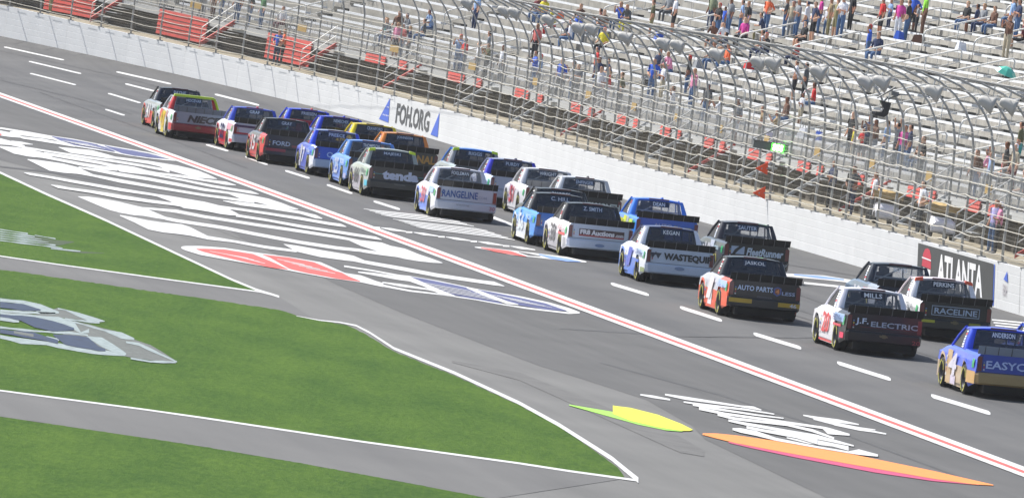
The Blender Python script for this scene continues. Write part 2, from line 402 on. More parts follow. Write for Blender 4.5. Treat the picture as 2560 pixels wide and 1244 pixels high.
# lane dashes
DASH = [(10,118,160,150),(72,154,203,184),(75,184,190,212),(291,180,428,210),(313,210,400,231),(270,234,352,257),(263,274,312,288),(537,236,648,263),(515,362,571,377),(613,392,669,411),(713,427,774,445),(817,462,881,483),(934,503,1000,523),(1226,541,1285,563),(1527,708,1622,737),(1700,767,1805,801),(1884,833,2003,870),(2093,905,2227,948),(2328,987,2476,1033),(420,332,470,345),(1420,606,1480,628)]
for q in DASH:
    def fn(mb, q=q):
        w = 1.5 + .0014 * q[0]
        slices(mb, [('p', q[0], q[1] - w * .6, q[1] + w * .6), ('p', q[0] + 6, q[1] - w * .5, q[1] + w * 1.6), ('p', q[2] - 6, q[3] - w * 1.6, q[3] + w * .5), ('p', q[2], q[3] - w * .6, q[3] + w * .6)], .010)
    marking('lane_dash', fn, M_WHITE)
def pit_letters(mb):
    for s in [
        S('a', (830,325,332),(1000,340,410),(1300,370,450),(1540,435,490),(1620,460,492),(2100,520,565),(2250,545,600)) + S('b', (640,50,130),(800,75,175),(1000,120,235),(1100,145,250),(1250,205,262),(1370,262,268)),
        S('a', (330,315,345),(700,375,400),(1200,450,485),(1600,505,540),(2000,570,605),(2300,625,660)) + S('b', (700,130,180)),
        S('a', (620,395,435),(1000,455,500),(1400,525,565),(1500,545,590),(1640,575,630)) + S('b', (0,65,165),(200,95,190),(400,150,210),(560,178,238)),
        S('b', (560,176,206),(900,215,255),(1200,270,300),(1500,305,350),(1640,350,358)),
        S('b', (540,205,235),(900,270,300),(1300,350,385),(1700,415,450),(1850,435,475),(1960,476,484)),
        S('a', (0,310,332),(200,325,420),(400,350,460),(600,400,480),(760,472,510),(1150,545,590),(1500,598,650),(1660,625,662)),
        S('a', (1110,600,622),(1400,635,680)) + S('b', (0,180,230),(400,245,290),(800,320,365),(1200,400,440),(1540,450,480),(1700,470,545),(1900,505,590),(2100,545,640),(2300,610,680),(2400,650,690),(2520,690,700)),
        S('a', (390,495,505),(500,505,560),(700,530,660),(900,560,690),(1100,610,705),(1320,712,745)) + S('b', (0,270,320),(400,345,385),(800,415,450),(1200,480,515),(1500,520,555),(1900,575,610)),
        S('b', (1460,570,580),(1700,590,640),(2100,640,690),(2545,720,760)) + S('p', (790,537,546),(806,545,547)),
        S('a', (340,684,691),(420,688,722),(700,735,766),(1000,785,825),(1350,845,885)) + S('b', (0,395,440),(400,460,495),(520,480,515),(700,505,580),(900,540,680),(1200,590,720),(1400,640,760),(1560,700,780),(1680,765,785)),
        S('b', (1350,635,665),(1700,680,715),(2100,740,775)) + S('c', (1543,12,48),(1900,75,110),(2050,95,130),(2120,128,135)),
        S('b', (1640,762,800),(2100,835,870)) + S('c', (1543,108,143),(2000,178,214),(2488,256,290),(2560,290,296)),
        S('a', (722,857,863),(820,865,905),(1000,900,932),(1300,937,977)) + S('b', (0,490,545),(400,555,600),(780,605,645),(1100,668,705),(1400,715,755)),
        S('a', (1103,1022,1028),(1250,1026,1090),(1400,1045,1155),(1550,1072,1215)) + S('b', (0,590,745),(200,640,780),(340,670,790),(500,740,820),(640,800,840)),
        S('b', (330,665,690),(800,700,745),(1200,780,820)) + S('c', (1000,90,125),(1543,168,205),(2000,240,275),(2150,270,300),(2300,300,370),(2488,320,430)) + S('d', (400,25,140),(500,60,165),(650,90,200),(800,150,225),(950,200,240),(1050,238,245)),
        S('b', (640,800,845)) + S('c', (0,35,75),(600,125,165),(1000,205,245),(1543,305,345),(2000,375,415),(2300,408,444)) + S('d', (200,98,130),(400,125,160),(600,155,185)),
        S('b', (0,775,790),(200,810,880),(400,850,980),(600,880,1020),(870,905,1050),(1000,950,1070)) + S('c', (393,245,290),(700,295,325),(1100,365,400),(1500,420,450)),
        S('c', (1340,345,350),(1500,365,440),(1800,420,510),(2100,470,550)) + S('d', (100,165,225),(220,215,250),(600,280,320),(1000,355,395),(1500,430,465),(1600,440,480),(1710,485,492)),
        S('a', (0,200,290),(150,240,300),(350,305,345)), S('a', (160,236,250),(300,250,290),(465,285,292)),
        S('a', (0,90,165),(150,120,185),(290,165,195),(330,178,210),(600,205,250),(850,255,290),(1060,310,325))]:
        slices(mb, s)
def logo_far(mb):
    for s in [S('a', (0,45,72),(400,108,130),(700,162,180),(1050,212,224),(1390,280,292),(1750,340,354),(2100,400,415),(2300,450,470),(2480,505,520)),
              S('a', (140,100,115),(250,105,155),(600,150,200),(760,185,225),(1000,270,305),(1080,298,322),(1500,375,388),(1800,430,444),(2100,475,488),(2350,495,514),(2480,514,522)),
              S('a', (1380,285,295),(1480,298,340),(1650,385,402),(1740,410,418))]: slices(mb, s)
    slices(mb, S('a', (730,172,178),(850,192,232),(1050,224,298),(1300,272,338),(1500,330,372),(1620,380,386)), None, 2)
    slices(mb, S('a', (1480,302,310),(1550,318,345),(1720,348,412),(1900,378,448),(2200,440,478),(2340,486,492)), None, 2)
    slices(mb, S('a', (-30,128,160),(20,140,158)), None, 1)
    for k in range(5): slices(mb, S('a', (880 + 60 * k, 232 + 14 * k, 236 + 14 * k), (1250 + 60 * k, 282 + 17 * k, 286 + 17 * k)), .046 + .001 * k)
def logo_near(mb):
    slices(mb, S('c', (65,383,397),(85,374,412),(130,370,430),(300,370,482),(600,392,537),(1000,452,607),(1400,505,675),(1800,572,750),(1900,615,768),(2100,705,795),(2300,735,822),(2488,805,862)) + S('d', (420,458,500)), .016)
    for s in [S('d', (400,468,492),(700,530,548),(1030,570,584),(1190,595,607),(1400,625,637),(1700,680,692),(1950,715,732),(2200,745,762),(2400,768,785),(2510,766,780)),
              S('d', (0,268,285),(300,315,332),(600,370,386),(690,378,392),(1000,430,442),(1400,515,527),(1900,600,617),(2200,665,692),(2400,722,765),(2515,766,778)),
              S('d', (150,333,345),(300,345,372),(560,380,420),(700,422,440)), S('d', (410,443,455),(600,465,495),(900,515,532),(1000,545,556)),
              S('d', (560,365,400),(690,382,436),(850,450,492),(1030,528,578),(1190,592,602)), S('d', (1310,503,512),(1400,520,552),(1500,556,595),(1740,648,680),(1860,682,690))]: slices(mb, s)
    slices(mb, S('d', (684,384,390),(860,412,462),(940,428,500),(1150,470,578),(1300,502,610),(1480,582,640),(1690,672,678)), .015, 2)
    slices(mb, S('d', (1430,526,532),(1560,550,590),(1850,606,688),(2150,672,738),(2370,748,754)), .0155, 2)
    slices(mb, S('c', (255,405,412),(350,404,445),(600,412,508),(960,470,592),(1150,548,632),(1250,590,648),(1390,656,662)), .019, 1)
    slices(mb, S('c', (1080,474,480),(1170,486,516),(1400,512,648),(1440,520,662),(1640,556,708),(1720,572,722),(1980,680,772),(2060,700,785),(2150,748,795),(2290,804,812)), .019, 1)
    for k in range(4): slices(mb, S('c', (420 + 90 * k, 432 + 16 * k, 436 + 16 * k), (900 + 70 * k, 520 + 22 * k, 526 + 22 * k)), .022 + .001 * k)
    for k in range(5): slices(mb, S('c', (1260 + 90 * k, 530 + 28 * k, 534 + 28 * k), (1600 + 95 * k, 600 + 27 * k, 606 + 27 * k)), .022 + .001 * k)
    for k in range(5): slices(mb, S('d', (860 + 60 * k, 452 + 24 * k, 457 + 24 * k), (1350 + 70 * k, 540 + 25 * k, 544 + 25 * k)), .030 + .001 * k)
    for k in range(5): slices(mb, S('d', (1560 + 70 * k, 575 + 19 * k, 578 + 19 * k), (1900 + 80 * k, 640 + 19 * k, 643 + 19 * k)), .030 + .001 * k)
marking('painted_pit_lettering', pit_letters, M_WHITE)
marking('painted_oval_logo', logo_far, [M_WHITE, M_RED, M_BLUE])
marking('painted_oval_logo', logo_near, [M_WHITE, M_RED, M_BLUE])
def track_word(mb):
    for k in range(10):
        f = k / 9; x0, y0 = 125 + 560 * f, 92 + 195 * f; x1, y1 = 1080 + 660 * f, 205 + 220 * f
        if k == 4: continue
        slices(mb, S('e', (x0, y0 - 2, y0 + 2), (x0 + 130, y0 + 15, y0 + 25), (x1 - 130, y1 - 28, y1 - 18), (x1, y1 - 3, y1 + 3)), .010 + .001 * k)
    for k in range(5):
        x0 = 230 + k * 345; y0 = 283 + 49 * k
        slices(mb, S('e', (x0, y0, y0 + 16), (x0 + 70, y0 + 3, y0 + 20)), .012); slices(mb, S('e', (x0 + 80, y0 + 8, y0 + 14), (x0 + 190, y0 + 16, y0 + 42), (x0 + 260, y0 + 30, y0 + 48), (x0 + 345, y0 + 46, y0 + 56)), .012)
marking('painted_track_lettering', track_word, M_WHITE)
def track_logo(mb):
    slices(mb, S('e', (1310,497,505),(1400,500,522),(1700,535,585),(2000,570,615),(2300,605,652),(2500,652,664)), .010)
    slices(mb, S('e', (1375,503,509),(1530,519,550),(1700,543,580),(1860,598,602)), .016, 1)
    slices(mb, S('e', (1780,550,556),(1880,566,590),(2010,594,600)), .016, 3)
    slices(mb, S('e', (1990,572,580),(2120,594,624),(2300,624,654),(2440,652,657)), .016, 2)
marking('painted_track_logo', track_logo, [M_WHITE, M_RED, M_SKY, M_TRACK])
def far_marks(mb):
    slices(mb, S('p', (1965,683,690),(2060,688,699),(2160,704,710)), .010, 0); slices(mb, S('p', (1985,684.5,687),(2050,689,695),(2110,697,700)), .016, 1)
    slices(mb, S('p', (2010,704,709),(2106,714,719),(2170,721,724)), .010, 0)
    for k in range(5): slices(mb, S('p', (2480 + 4 * k, 797 + 7 * k, 800 + 7 * k), (2640, 812 + 7 * k, 816 + 7 * k)), .010, 0)
marking('painted_track_lettering', far_marks, [M_WHITE, M_SKY])
M_YEL = mat('road_paint_yellow', (.72, .72, .03), .6, var=.06); M_GRN = mat('road_paint_green', (.30, .62, .06), .6, var=.06)
M_ORG = mat('road_paint_orange', (.85, .26, .04), .6, var=.08); M_MAG = mat('road_paint_magenta', (.50, .05, .14), .6, var=.08)
def swoosh(mb):
    slices(mb, S('h', (250,223,228),(330,237,250),(480,262,292),(600,300,325),(740,340,354),(825,356,361)), .016, 1)
    slices(mb, S('h', (472,228,270),(485,231,276),(560,240,305),(700,275,338),(820,322,357),(860,342,357),(876,350,353)), .020, 0)
    slices(mb, S('h', (1060,410,418),(1200,420,450),(1400,462,492),(1800,548,568),(2100,592,612),(2330,625,632)), .016, 3)
    slices(mb, S('h', (928,369,377),(1000,370,396),(1100,380,420),(1300,408,458),(1700,478,530),(2100,560,600),(2300,606,628),(2405,630,634)), .020, 2)
marking('painted_sponsor_swoosh', swoosh, [M_YEL, M_GRN, M_ORG, M_MAG])
def sponsor(mb):
    for s in [((320,52,65),(520,80,108),(1050,165,178),(1180,175,200),(1255,205,212)), ((500,125,135),(700,150,170),(1100,195,212),(1380,245,252)), ((590,150,165),(800,185,205),(1200,250,262),(1470,285,292)),
              ((650,180,205),(900,235,255),(1300,290,310),(1850,370,390),(1900,380,440),(2110,440,455)), ((830,245,262),(1000,280,305),(1500,340,360),(1750,395,420),(1960,475,490)),
              ((935,300,318),(1100,330,355),(1500,400,425),(1800,450,490),(2150,550,560)), ((1110,365,385),(1300,400,425),(1600,440,480),(1800,480,540)),
              ((975,385,400),(1050,385,425),(1200,410,455),(1400,480,505),(1800,560,575),(2100,610,625),(2200,590,640),(2385,640,658)), ((1500,455,480),(1700,480,530),(1950,500,560),(2100,540,600)),
              ((1660,255,262),(1800,275,300),(2000,300,330),(2200,345,352)), ((1760,290,300),(2000,335,362),(2200,375,395),(2360,398,404)), ((1960,345,355),(2200,390,405),(2350,412,425),(2465,435,445)), ((80,55,65),(200,68,90),(370,103,115))]:
        slices(mb, S('f', *[(x, t - 2, b + 2) for x, t, b in s]))
marking('painted_sponsor_lettering', sponsor, M_WHITE)
M_RUB = mat('rubber_mark', (.060, .060, .061), .85, var=.3, scale=2)
M_WORN = mat('worn_patch', (.115, .113, .108), .9, var=.2, scale=.8)
def tyre_marks(mb):
    for q in [((0,415,417),(120,428,431),(240,450,452.5),(290,462,463)), ((0,126,127.5),(300,190,192),(420,222,224),(520,248,250)), ((0,199,200),(200,246,248),(330,284,285.5)), ((560,252,253.5),(700,282,284)), ((1500,640,641),(1700,690,692),(1900,742,744),(2050,790,791)),
              ((1400,820,821),(1700,838,840),(2000,842,844),(2200,836,837)), ((1900,760,761),(2200,850,852),(2560,955,957)), ((1840,690,691),(2000,735,737),(2110,775,776)),
              ((1500,905,906),(1800,985,987),(2100,1080,1082),(2400,1190,1192)), ((1900,650,651),(2050,672,673.5),(2150,690,691)), ((100,230,231),(360,322,324),(620,420,421)), ((700,395,396),(1000,500,502),(1250,590,591))]:
        slices(mb, [('p', x, t - .6, b + .8) for x, t, b in q], .008)
marking('tyre_mark', tyre_marks, M_RUB)
def patches(mb):
    for q in [((1130,900,905),(1300,930,950),(1500,1010,1040),(1700,1090,1130),(1760,1125,1140)), ((300,480,483),(380,500,512),(520,548,566),(600,592,598))]: slices(mb, [('p', *t) for t in q], .007)
marking('worn_patch', patches, M_WORN)
# chalk logo in the infield grass
M_CHALK = mat('turf_paint_white', (.25, .30, .30), .9, var=.35, scale=6); M_TBLUE = mat('turf_paint_blue', (.016, .034, .075), .9, var=.4, scale=5); M_TGREY = mat('turf_paint_grey', (.11, .12, .11), .9, var=.35, scale=7)
def turf(mb):
    for mi, e, s in [(2,.014,((0,750,790),(300,780,800),(500,725,800),(560,735,810),(800,800,840),(900,832,845))), (2,.016,((350,800,810),(600,830,990),(760,860,1080),(1000,925,1120),(1130,985,1150),(1300,1040,1175),(1500,1165,1190))),
        (0,.018,((0,638,668),(200,660,690),(350,690,770),(470,735,775),(510,758,768))), (0,.018,((0,735,760),(350,755,775),(480,765,775))), (0,.019,((0,760,775),(300,785,830),(500,800,860),(640,840,912),(770,905,935),(700,930,946))) ,
        (0,.018,((0,880,900),(300,915,930),(600,925,948),(760,950,965))), (0,.02,((750,965,975),(880,975,1060),(1060,1090,1135),(1090,1110,1130))), (0,.018,((0,955,985),(180,985,1030),(400,1010,1045),(700,1060,1105),(920,1090,1130),(1080,1115,1140))),
        (0,.021,((500,722,735),(560,732,745),(800,800,850),(905,832,842))), (0,.022,((560,810,825),(780,835,850),(860,845,858))), (0,.021,((640,835,850),(900,910,922),(1050,930,990),(1160,985,998))),
        (0,.023,((1090,1010,1025),(1200,1020,1050),(1380,1110,1130),(1530,1180,1196))), (0,.023,((1130,1150,1165),(1300,1175,1195),(1520,1185,1198))), (0,.024,((0,790,830),(120,820,850),(165,835,845))), (0,.024,((400,965,985),(510,985,1010))),
        (1,.026,((0,668,720),(200,690,745),(350,735,745))), (1,.026,((0,775,800),(180,790,830),(300,800,890),(450,830,925),(640,895,912))), (1,.026,((460,950,960),(560,950,1040),(760,975,1075),(850,1050,1095),(910,1080,1092))), (1,.025,((0,905,940),(300,935,990),(500,1000,1030))), (2,.027,((120,920,940),(290,945,975)))]:
        q = sorted(s); slices(mb, S('i', *q), e, mi, wob=.8)
    for k in range(6):
        slices(mb, S('i', (0, 40 + 19 * k, 50 + 19 * k), (240 + 60 * k, 78 + 25 * k, 86 + 25 * k)), .014 + .001 * k, 0, wob=.8)
    slices(mb, S('i', (300,92,98),(480,122,130)), .02, 0, wob=.3); slices(mb, S('i', (440,205,214),(600,218,232),(695,230,238)), .02, 0, wob=.3)
    slices(mb, S('i', (220,85,100),(350,110,170),(470,140,190),(640,150,156)), .012, 3, wob=1); slices(mb, S('i', (500,205,215),(620,235,245),(900,245,255)), .012, 3, wob=1)
marking('painted_turf_logo', turf, [M_CHALK, M_TBLUE, M_TGREY, mat('turf_worn', (.035, .06, .02), .95, var=.3, scale=5)])

# ------------------------------------------------------------------ outer wall and catch fence
M_WALL = mat('wall_white', (.67, .68, .685), .6, var=.05, scale=.8, rand=0.); M_SLOT_SHADE = mat('wall_slot_shade', (.50, .52, .54), .8)
M_CAP = mat('wall_cap', (.78, .78, .78), .6)
wall = empty('track_wall', (NODES[40, 0], NODES[40, 1], 0)); tag(wall, 'long white steel and foam barrier wall curving along the outside of the track', 'wall')
OFF = Vector(wall.location)
def wall_pt(i, v, out=0.):   # v 0 base .. 1 top, out = towards the track
    i = min(max(i, 0), NN - 1.001); k = int(i); t = i - k
    def mixr(A): return A[k] * (1 - t) + A[k + 1] * t
    b = mixr(BASE); tp = mixr(NODES[:, :2]); zt, zb_ = mixr(NODES[:, 2]), mixr(NODES[:, 3]); n = mixr(NRM)
    x = b[0] + (tp[0] - b[0]) * v - n[0] * out; y = b[1] + (tp[1] - b[1]) * v - n[1] * out
    return Vector((x, y, zb_ - .05 * (v == 0) + (zt - zb_) * v))
lines = [(0, 0), (.19, 0), (.2, -.004), (.21, 0), (.40, 0), (.41, -.004), (.42, 0), (.61, 0), (.62, -.004), (.63, 0), (.80, 0), (.81, -.004), (.82, 0), (1, 0)]
for k in range(0, NN - 1, 2):
    mb = MB(); k1 = min(k + 2, NN - 1) - .003
    rows = []
    for i in (k, k + 1, k1):
        r = [wall_pt(i, v, o) - OFF for v, o in lines]
        x, y, z = at_sw(i, .32); r += [Vector((x, y, z)) - OFF, Vector((x, y, z - .25)) - OFF]; rows.append(r)
    mb.grid(rows, 0, flip=False); n = len(lines)
    for q in range(len(mb.f)):
        if q % (n + 1) >= n - 1: mb.m[q] = 1
    mb.build('wall_panel', [M_WALL, M_CAP], wall)
sm = None
for k in np.arange(3, EL + 15, .58):
    a, b, c, d = [wall_pt(k + dk, v, .012) for dk, v in ((0, .885), (.3, .885), (.3, .91), (0, .91))]
    o = MB(); o.face([a - OFF, b - OFF, c - OFF, d - OFF]); o.build('wall_slot_shade', M_SLOT_SHADE, wall)  # flat grey strip, painting the shadow in the wall's strap gaps
def inode(px): return EL + float(np.interp(px, PP, np.arange(N)))
def wall_decal(name, shapes, mats, label):
    mb = MB()
    for q in shapes:
        if q[0] == 'poly':
            _, pts, mi, e = q; mb.face([wall_pt(inode(x), v, e) for x, v in pts], mi)
        elif q[0] == 'rect':
            _, x0, x1, v0, v1, mi, e = q; n = max(1, int((x1 - x0) / 20))
            mb.grid([[wall_pt(inode(x0 + (x1 - x0) * t / n), v, e) for t in range(n + 1)] for v in (v0, v1)], mi)
        else:
            _, s, x0, x1, v0, v1, mi, e = q
            add_text(mb, s, lambda a, b: wall_pt(inode(x0 + (x1 - x0) * a), v0 + (v1 - v0) * b, e), mi, bold=.03)
    return tag(mb.build(name, mats), label, 'sign')
M_DK = mat('print_dark', (.09, .095, .10), .6); M_TRI = mat('print_blue', (.07, .15, .62), .6); M_BOARD = mat('board_grey', (.055, .058, .058), .7, var=.15, scale=1.2)
M_PW = mat('print_white', (.85, .85, .86), .6); M_PR = mat('print_red', (.55, .04, .07), .6)
wall_decal('wall_sign', [('text', 'FOH.ORG', 1000, 1084, .16, .83, 0, .015)], [M_DK],
    'web address in tall dark condensed letters on the white wall')
wall_decal('wall_sign', [('poly', [(1090, .12), (1107, .10), (1105, .88)], 0, .015)], [M_TRI], 'narrow blue triangle on the white wall right of the dark web address')
wall_decal('wall_sign', [('poly', [(960, .16), (984, .12), (981, .92)], 1, .015)]
    + [('poly', [(968 + 4 * k, .34), (970 + 4 * k, .30), (971 + 4 * k, .36)], 2, .02) for k in range(4)] + [('poly', [(976 + 3 * k, .62), (977.5 + 3 * k, .58), (978.5 + 3 * k, .63)], 2, .02) for k in range(2)], [M_DK, M_TRI, M_PW],
    'wide blue triangle with small white stars left of the dark web address')
wall_decal('wall_sign', [('rect', 2300, 2486, 0.02, .93, 0, .012), ('text', 'ATLANTA', 2353, 2463, .12, .82, 1, .02), ('poly', [(2312, .44), (2336, .42), (2335, .72), (2331, .84), (2326, .87), (2319, .84), (2314, .72)], 2, .02),
    ('poly', [(2311, .22), (2334, .12), (2335, .40), (2312, .42)], 1, .02), ('poly', [(2319, .24), (2325, .2), (2324, .36)], 0, .026), ('poly', [(2312, .62), (2336, .60), (2336, .63), (2312, .65)], 1, .028)],
    [M_BOARD, M_PW, M_PR], 'dark grey wall board with tall white city lettering and a red and white emblem')
wall_decal('wall_sign', [('rect', 2487, 2489, .02, .93, 1, .013), ('poly', [(2509, .66), (2518, .62), (2516, .86)], 1, .02), ('text', 'FOH', 2508, 2516, .3, .56, 3, .02), ('rect', 2543, 2620, .02, .93, 0, .012)], [M_BOARD, M_TRI, M_PW, mat('print_grey', (.45, .42, .45), .6)],
    'small blue triangle on the white wall panel beside the dark grey board edge')

fence = empty('catch_fence', OFF); tag(fence, 'tall catch fence of curved grey posts and sagging cream cables above the white wall', 'fence')
PROF = [(0, 0), (.05, .6), (.06, 1.2), (.12, 2.48), (.17, 3.13), (.32, 3.7), (.6, 4.17), (1.0, 4.6), (1.5, 4.9), (2.3, 5.14), (3.2, 5.2)]
PL = [0]
for a, b in zip(PROF[:-1], PROF[1:]): PL.append(PL[-1] + math.hypot(b[0] - a[0], b[1] - a[1]))
def fpt(i, s, off=0.):       # along-profile distance s at node i
    a = float(np.interp(s, PL, [p[0] for p in PROF])); z = float(np.interp(s, PL, [p[1] for p in PROF]))
    x, y, zt = at_sw(i, .12 - a - off); return Vector((x, y, zt + z))
M_POST = mat('galvanised_post', (.40, .395, .37), .6, metal=.0, var=.15, scale=4); M_CABLE = mat('cable_cream', (.58, .55, .47), .7); M_WIRE = mat('wire_mesh', (.27, .26, .225), .8)
for i in range(1, NN - 1):
    mb = MB(); pts = [fpt(i, s) - OFF for s in PL]
    mb.tube(pts, [.042] * 5 + [.034] * 6, 6); mb.box(pts[0] + Vector((0, 0, .02)), (.28, .28, .04))
    mb.build('post', M_POST, fence, smooth=True)
rc = random.Random(3)
CABS = [.22, .58, .95, 1.32, 1.7, 2.1, 2.5, 2.95]
for ci, s0 in enumerate(CABS + [3.6, 5.2, 7.2]):
    pts = []
    for i in range(1, NN - 2):
        sg = rc.uniform(.01, .05) if ci < 8 else rc.uniform(.01, .03)
        for q in range(4):
            t = q / 4; p = fpt(i + t, s0 + .015 * math.sin(i * 1.7 + ci), .09); p.z -= sg * 4 * t * (1 - t); pts.append(p - OFF)
    mb = MB(); mb.tube(pts, .017 if ci < 8 else .010, 4, cap=False); mb.build('cable', M_CABLE if ci < 8 else M_POST, fence, smooth=True)
mb = MB(); W = .0045
for i in np.arange(1.0, NN - 2, .10 / LP):
    ps = [fpt(i, s, .03) - OFF for s in (0, 1, 2.2, 3.2)]; tx, ty = tang[int(i)] * W / 1
    mb.grid([[(p.x - tx, p.y - ty, p.z) for p in ps], [(p.x + tx, p.y + ty, p.z) for p in ps]])
for s0 in np.arange(.1, 3.2, .12):
    ps = [fpt(i, s0, .035) - OFF for i in np.arange(1, NN - 2, 1.)]
    mb.grid([[(p.x, p.y, p.z - W * .8) for p in ps], [(p.x, p.y, p.z + W * .8) for p in ps]])
tag(mb.build('wire_netting', M_WIRE, fence), kind='stuff')

# ------------------------------------------------------------------ grandstand
MOD = 3.58; W0 = 4.0; RISE, RUN = .37, .77; NR = 36; ZF = 1.25
M_CONC = mat('walkway_concrete', (.31, .27, .19), .9, var=.18, scale=1.2); M_TREAD = mat('stand_tread', (.32, .31, .285), .85, var=.25, scale=1.4)
M_ALU = mat('bench_aluminium', (.64, .66, .68), .45, metal=.0, var=.08, scale=1.); M_LEG = mat('bench_leg', (.6, .61, .6), .5)
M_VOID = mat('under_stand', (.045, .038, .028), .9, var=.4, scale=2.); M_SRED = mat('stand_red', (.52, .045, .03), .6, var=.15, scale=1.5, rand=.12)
M_RAIL = mat('rail_white', (.80, .78, .72), .5); M_GREY = mat('rail_grey', (.40, .41, .41), .6); M_DARK = mat('step_dark', (.07, .068, .06), .8); M_COL = mat('column_brown', (.13, .115, .09), .8); M_AMBER = mat('plate_amber', (.38, .25, .07), .6)
stand = empty('grandstand', OFF); tag(stand, 'long grandstand with rows of silver benches rising behind the catch fence', 'grandstand')
def sp(i, w, z=0.):
    x, y, zt = at_sw(i, w); return Vector((x, y, zt + z)) - OFF
i0, i1 = 1.0, NN - 2.0
ii = np.arange(i0, i1 + .01, 1.)
mb = MB(); mb.grid([[sp(i, w, -.06 if w < 12 else -.06) for i in ii] for w in (.3, W0 + 3)][::-1]); tag(mb.build('walkway', M_CONC, loc=OFF), kind='structure')
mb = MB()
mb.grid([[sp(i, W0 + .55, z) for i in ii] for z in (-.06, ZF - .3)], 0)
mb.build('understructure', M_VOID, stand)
mb = MB(); mb.grid([[sp(i, w, z) for i in ii] for w, z in ((W0, ZF - .30), (W0, ZF), (W0 + .3, ZF))], 0); mb.grid([[sp(i, w, ZF - .30) for i in ii] for w in (W0, W0 + .6)], 0)
mb.build('front_slab', M_GREY, stand)
rows_z = lambda r: ZF + RISE * r
rows_w = lambda r: W0 + .3 + RUN * r
for r in range(NR):
    mb = MB(); mb.grid([[sp(i, w, z) for i in ii] for w, z in ((rows_w(r), rows_z(r) - (RISE if r else 0)), (rows_w(r), rows_z(r)), (rows_w(r) + RUN + .001, rows_z(r)))])
    mb.build('row_step', M_TREAD, stand)
mb = MB(); mb.grid([[sp(i, rows_w(NR), z) for i in ii] for z in (-2.5, rows_z(NR) - RISE + 1.)], flip=True); mb.build('back_wall', M_GREY, stand)
benches = []; others = MB(); steps = MB(); MODS = []
k = 21.92 - 5 * MOD
while k + MOD < i1: MODS.append(k); k += MOD
def bench_geo(mb, a, b, r, off=Vector((0, 0, 0))):
    w = rows_w(r) + .30; z = rows_z(r)
    n = 4
    for q in range(n):
        p = [a + (b - a) * q / n, a + (b - a) * (q + 1) / n]
        c = []
        for zz in (z + .37, z + .46):
            c += [sp(p[0], w, zz), sp(p[1], w, zz), sp(p[1], w + .27, zz), sp(p[0], w + .27, zz)]
        c = [v + off for v in c]; mb.hexa(c, 0)
        m_ = p[0] + (p[1] - p[0]) * .5
        mb.tube([sp(m_, w + .05, z) + off, sp(m_, w + .05, z + .37) + off], .016, 4, 1, cap=False)
for k in MODS:
    a, b = k + .8 / LP, k + MOD - .8 / LP
    for r in range(NR - 1):
        P = sp((a + b) / 2, rows_w(r) + .4, rows_z(r) + .45) + OFF; x, y = proj(P)
        vis = -60 < x < 2620 and -25 < y < 700
        benches.append((not vis, P.y, a, b, r))
        q = sp(k, rows_w(r) + .12, rows_z(r) + .09)
        t = Vector((tang[int(k)][0], tang[int(k)][1], 0)); nn = Vector((NRM[int(k)][0], NRM[int(k)][1], 0))
        M3 = Matrix((nn, t, Vector((0, 0, 1)))).transposed(); steps.box(q, (.3, 1.0, .18), 0, M3)
benches.sort(key=lambda q: (q[0], q[1]))
for n_, (inv, _, a, b, r) in enumerate(benches):
    if n_ < 300 and not inv:
        m_ = MB(); bench_geo(m_, a, b, r); m_.build('bench', [M_ALU, M_LEG], stand)
    else: bench_geo(others, a, b, r)
tag(others.build('distant_benches', [M_ALU, M_LEG], stand), kind='stuff')
tag(steps.build('aisle_steps', M_DARK, stand), kind='stuff')
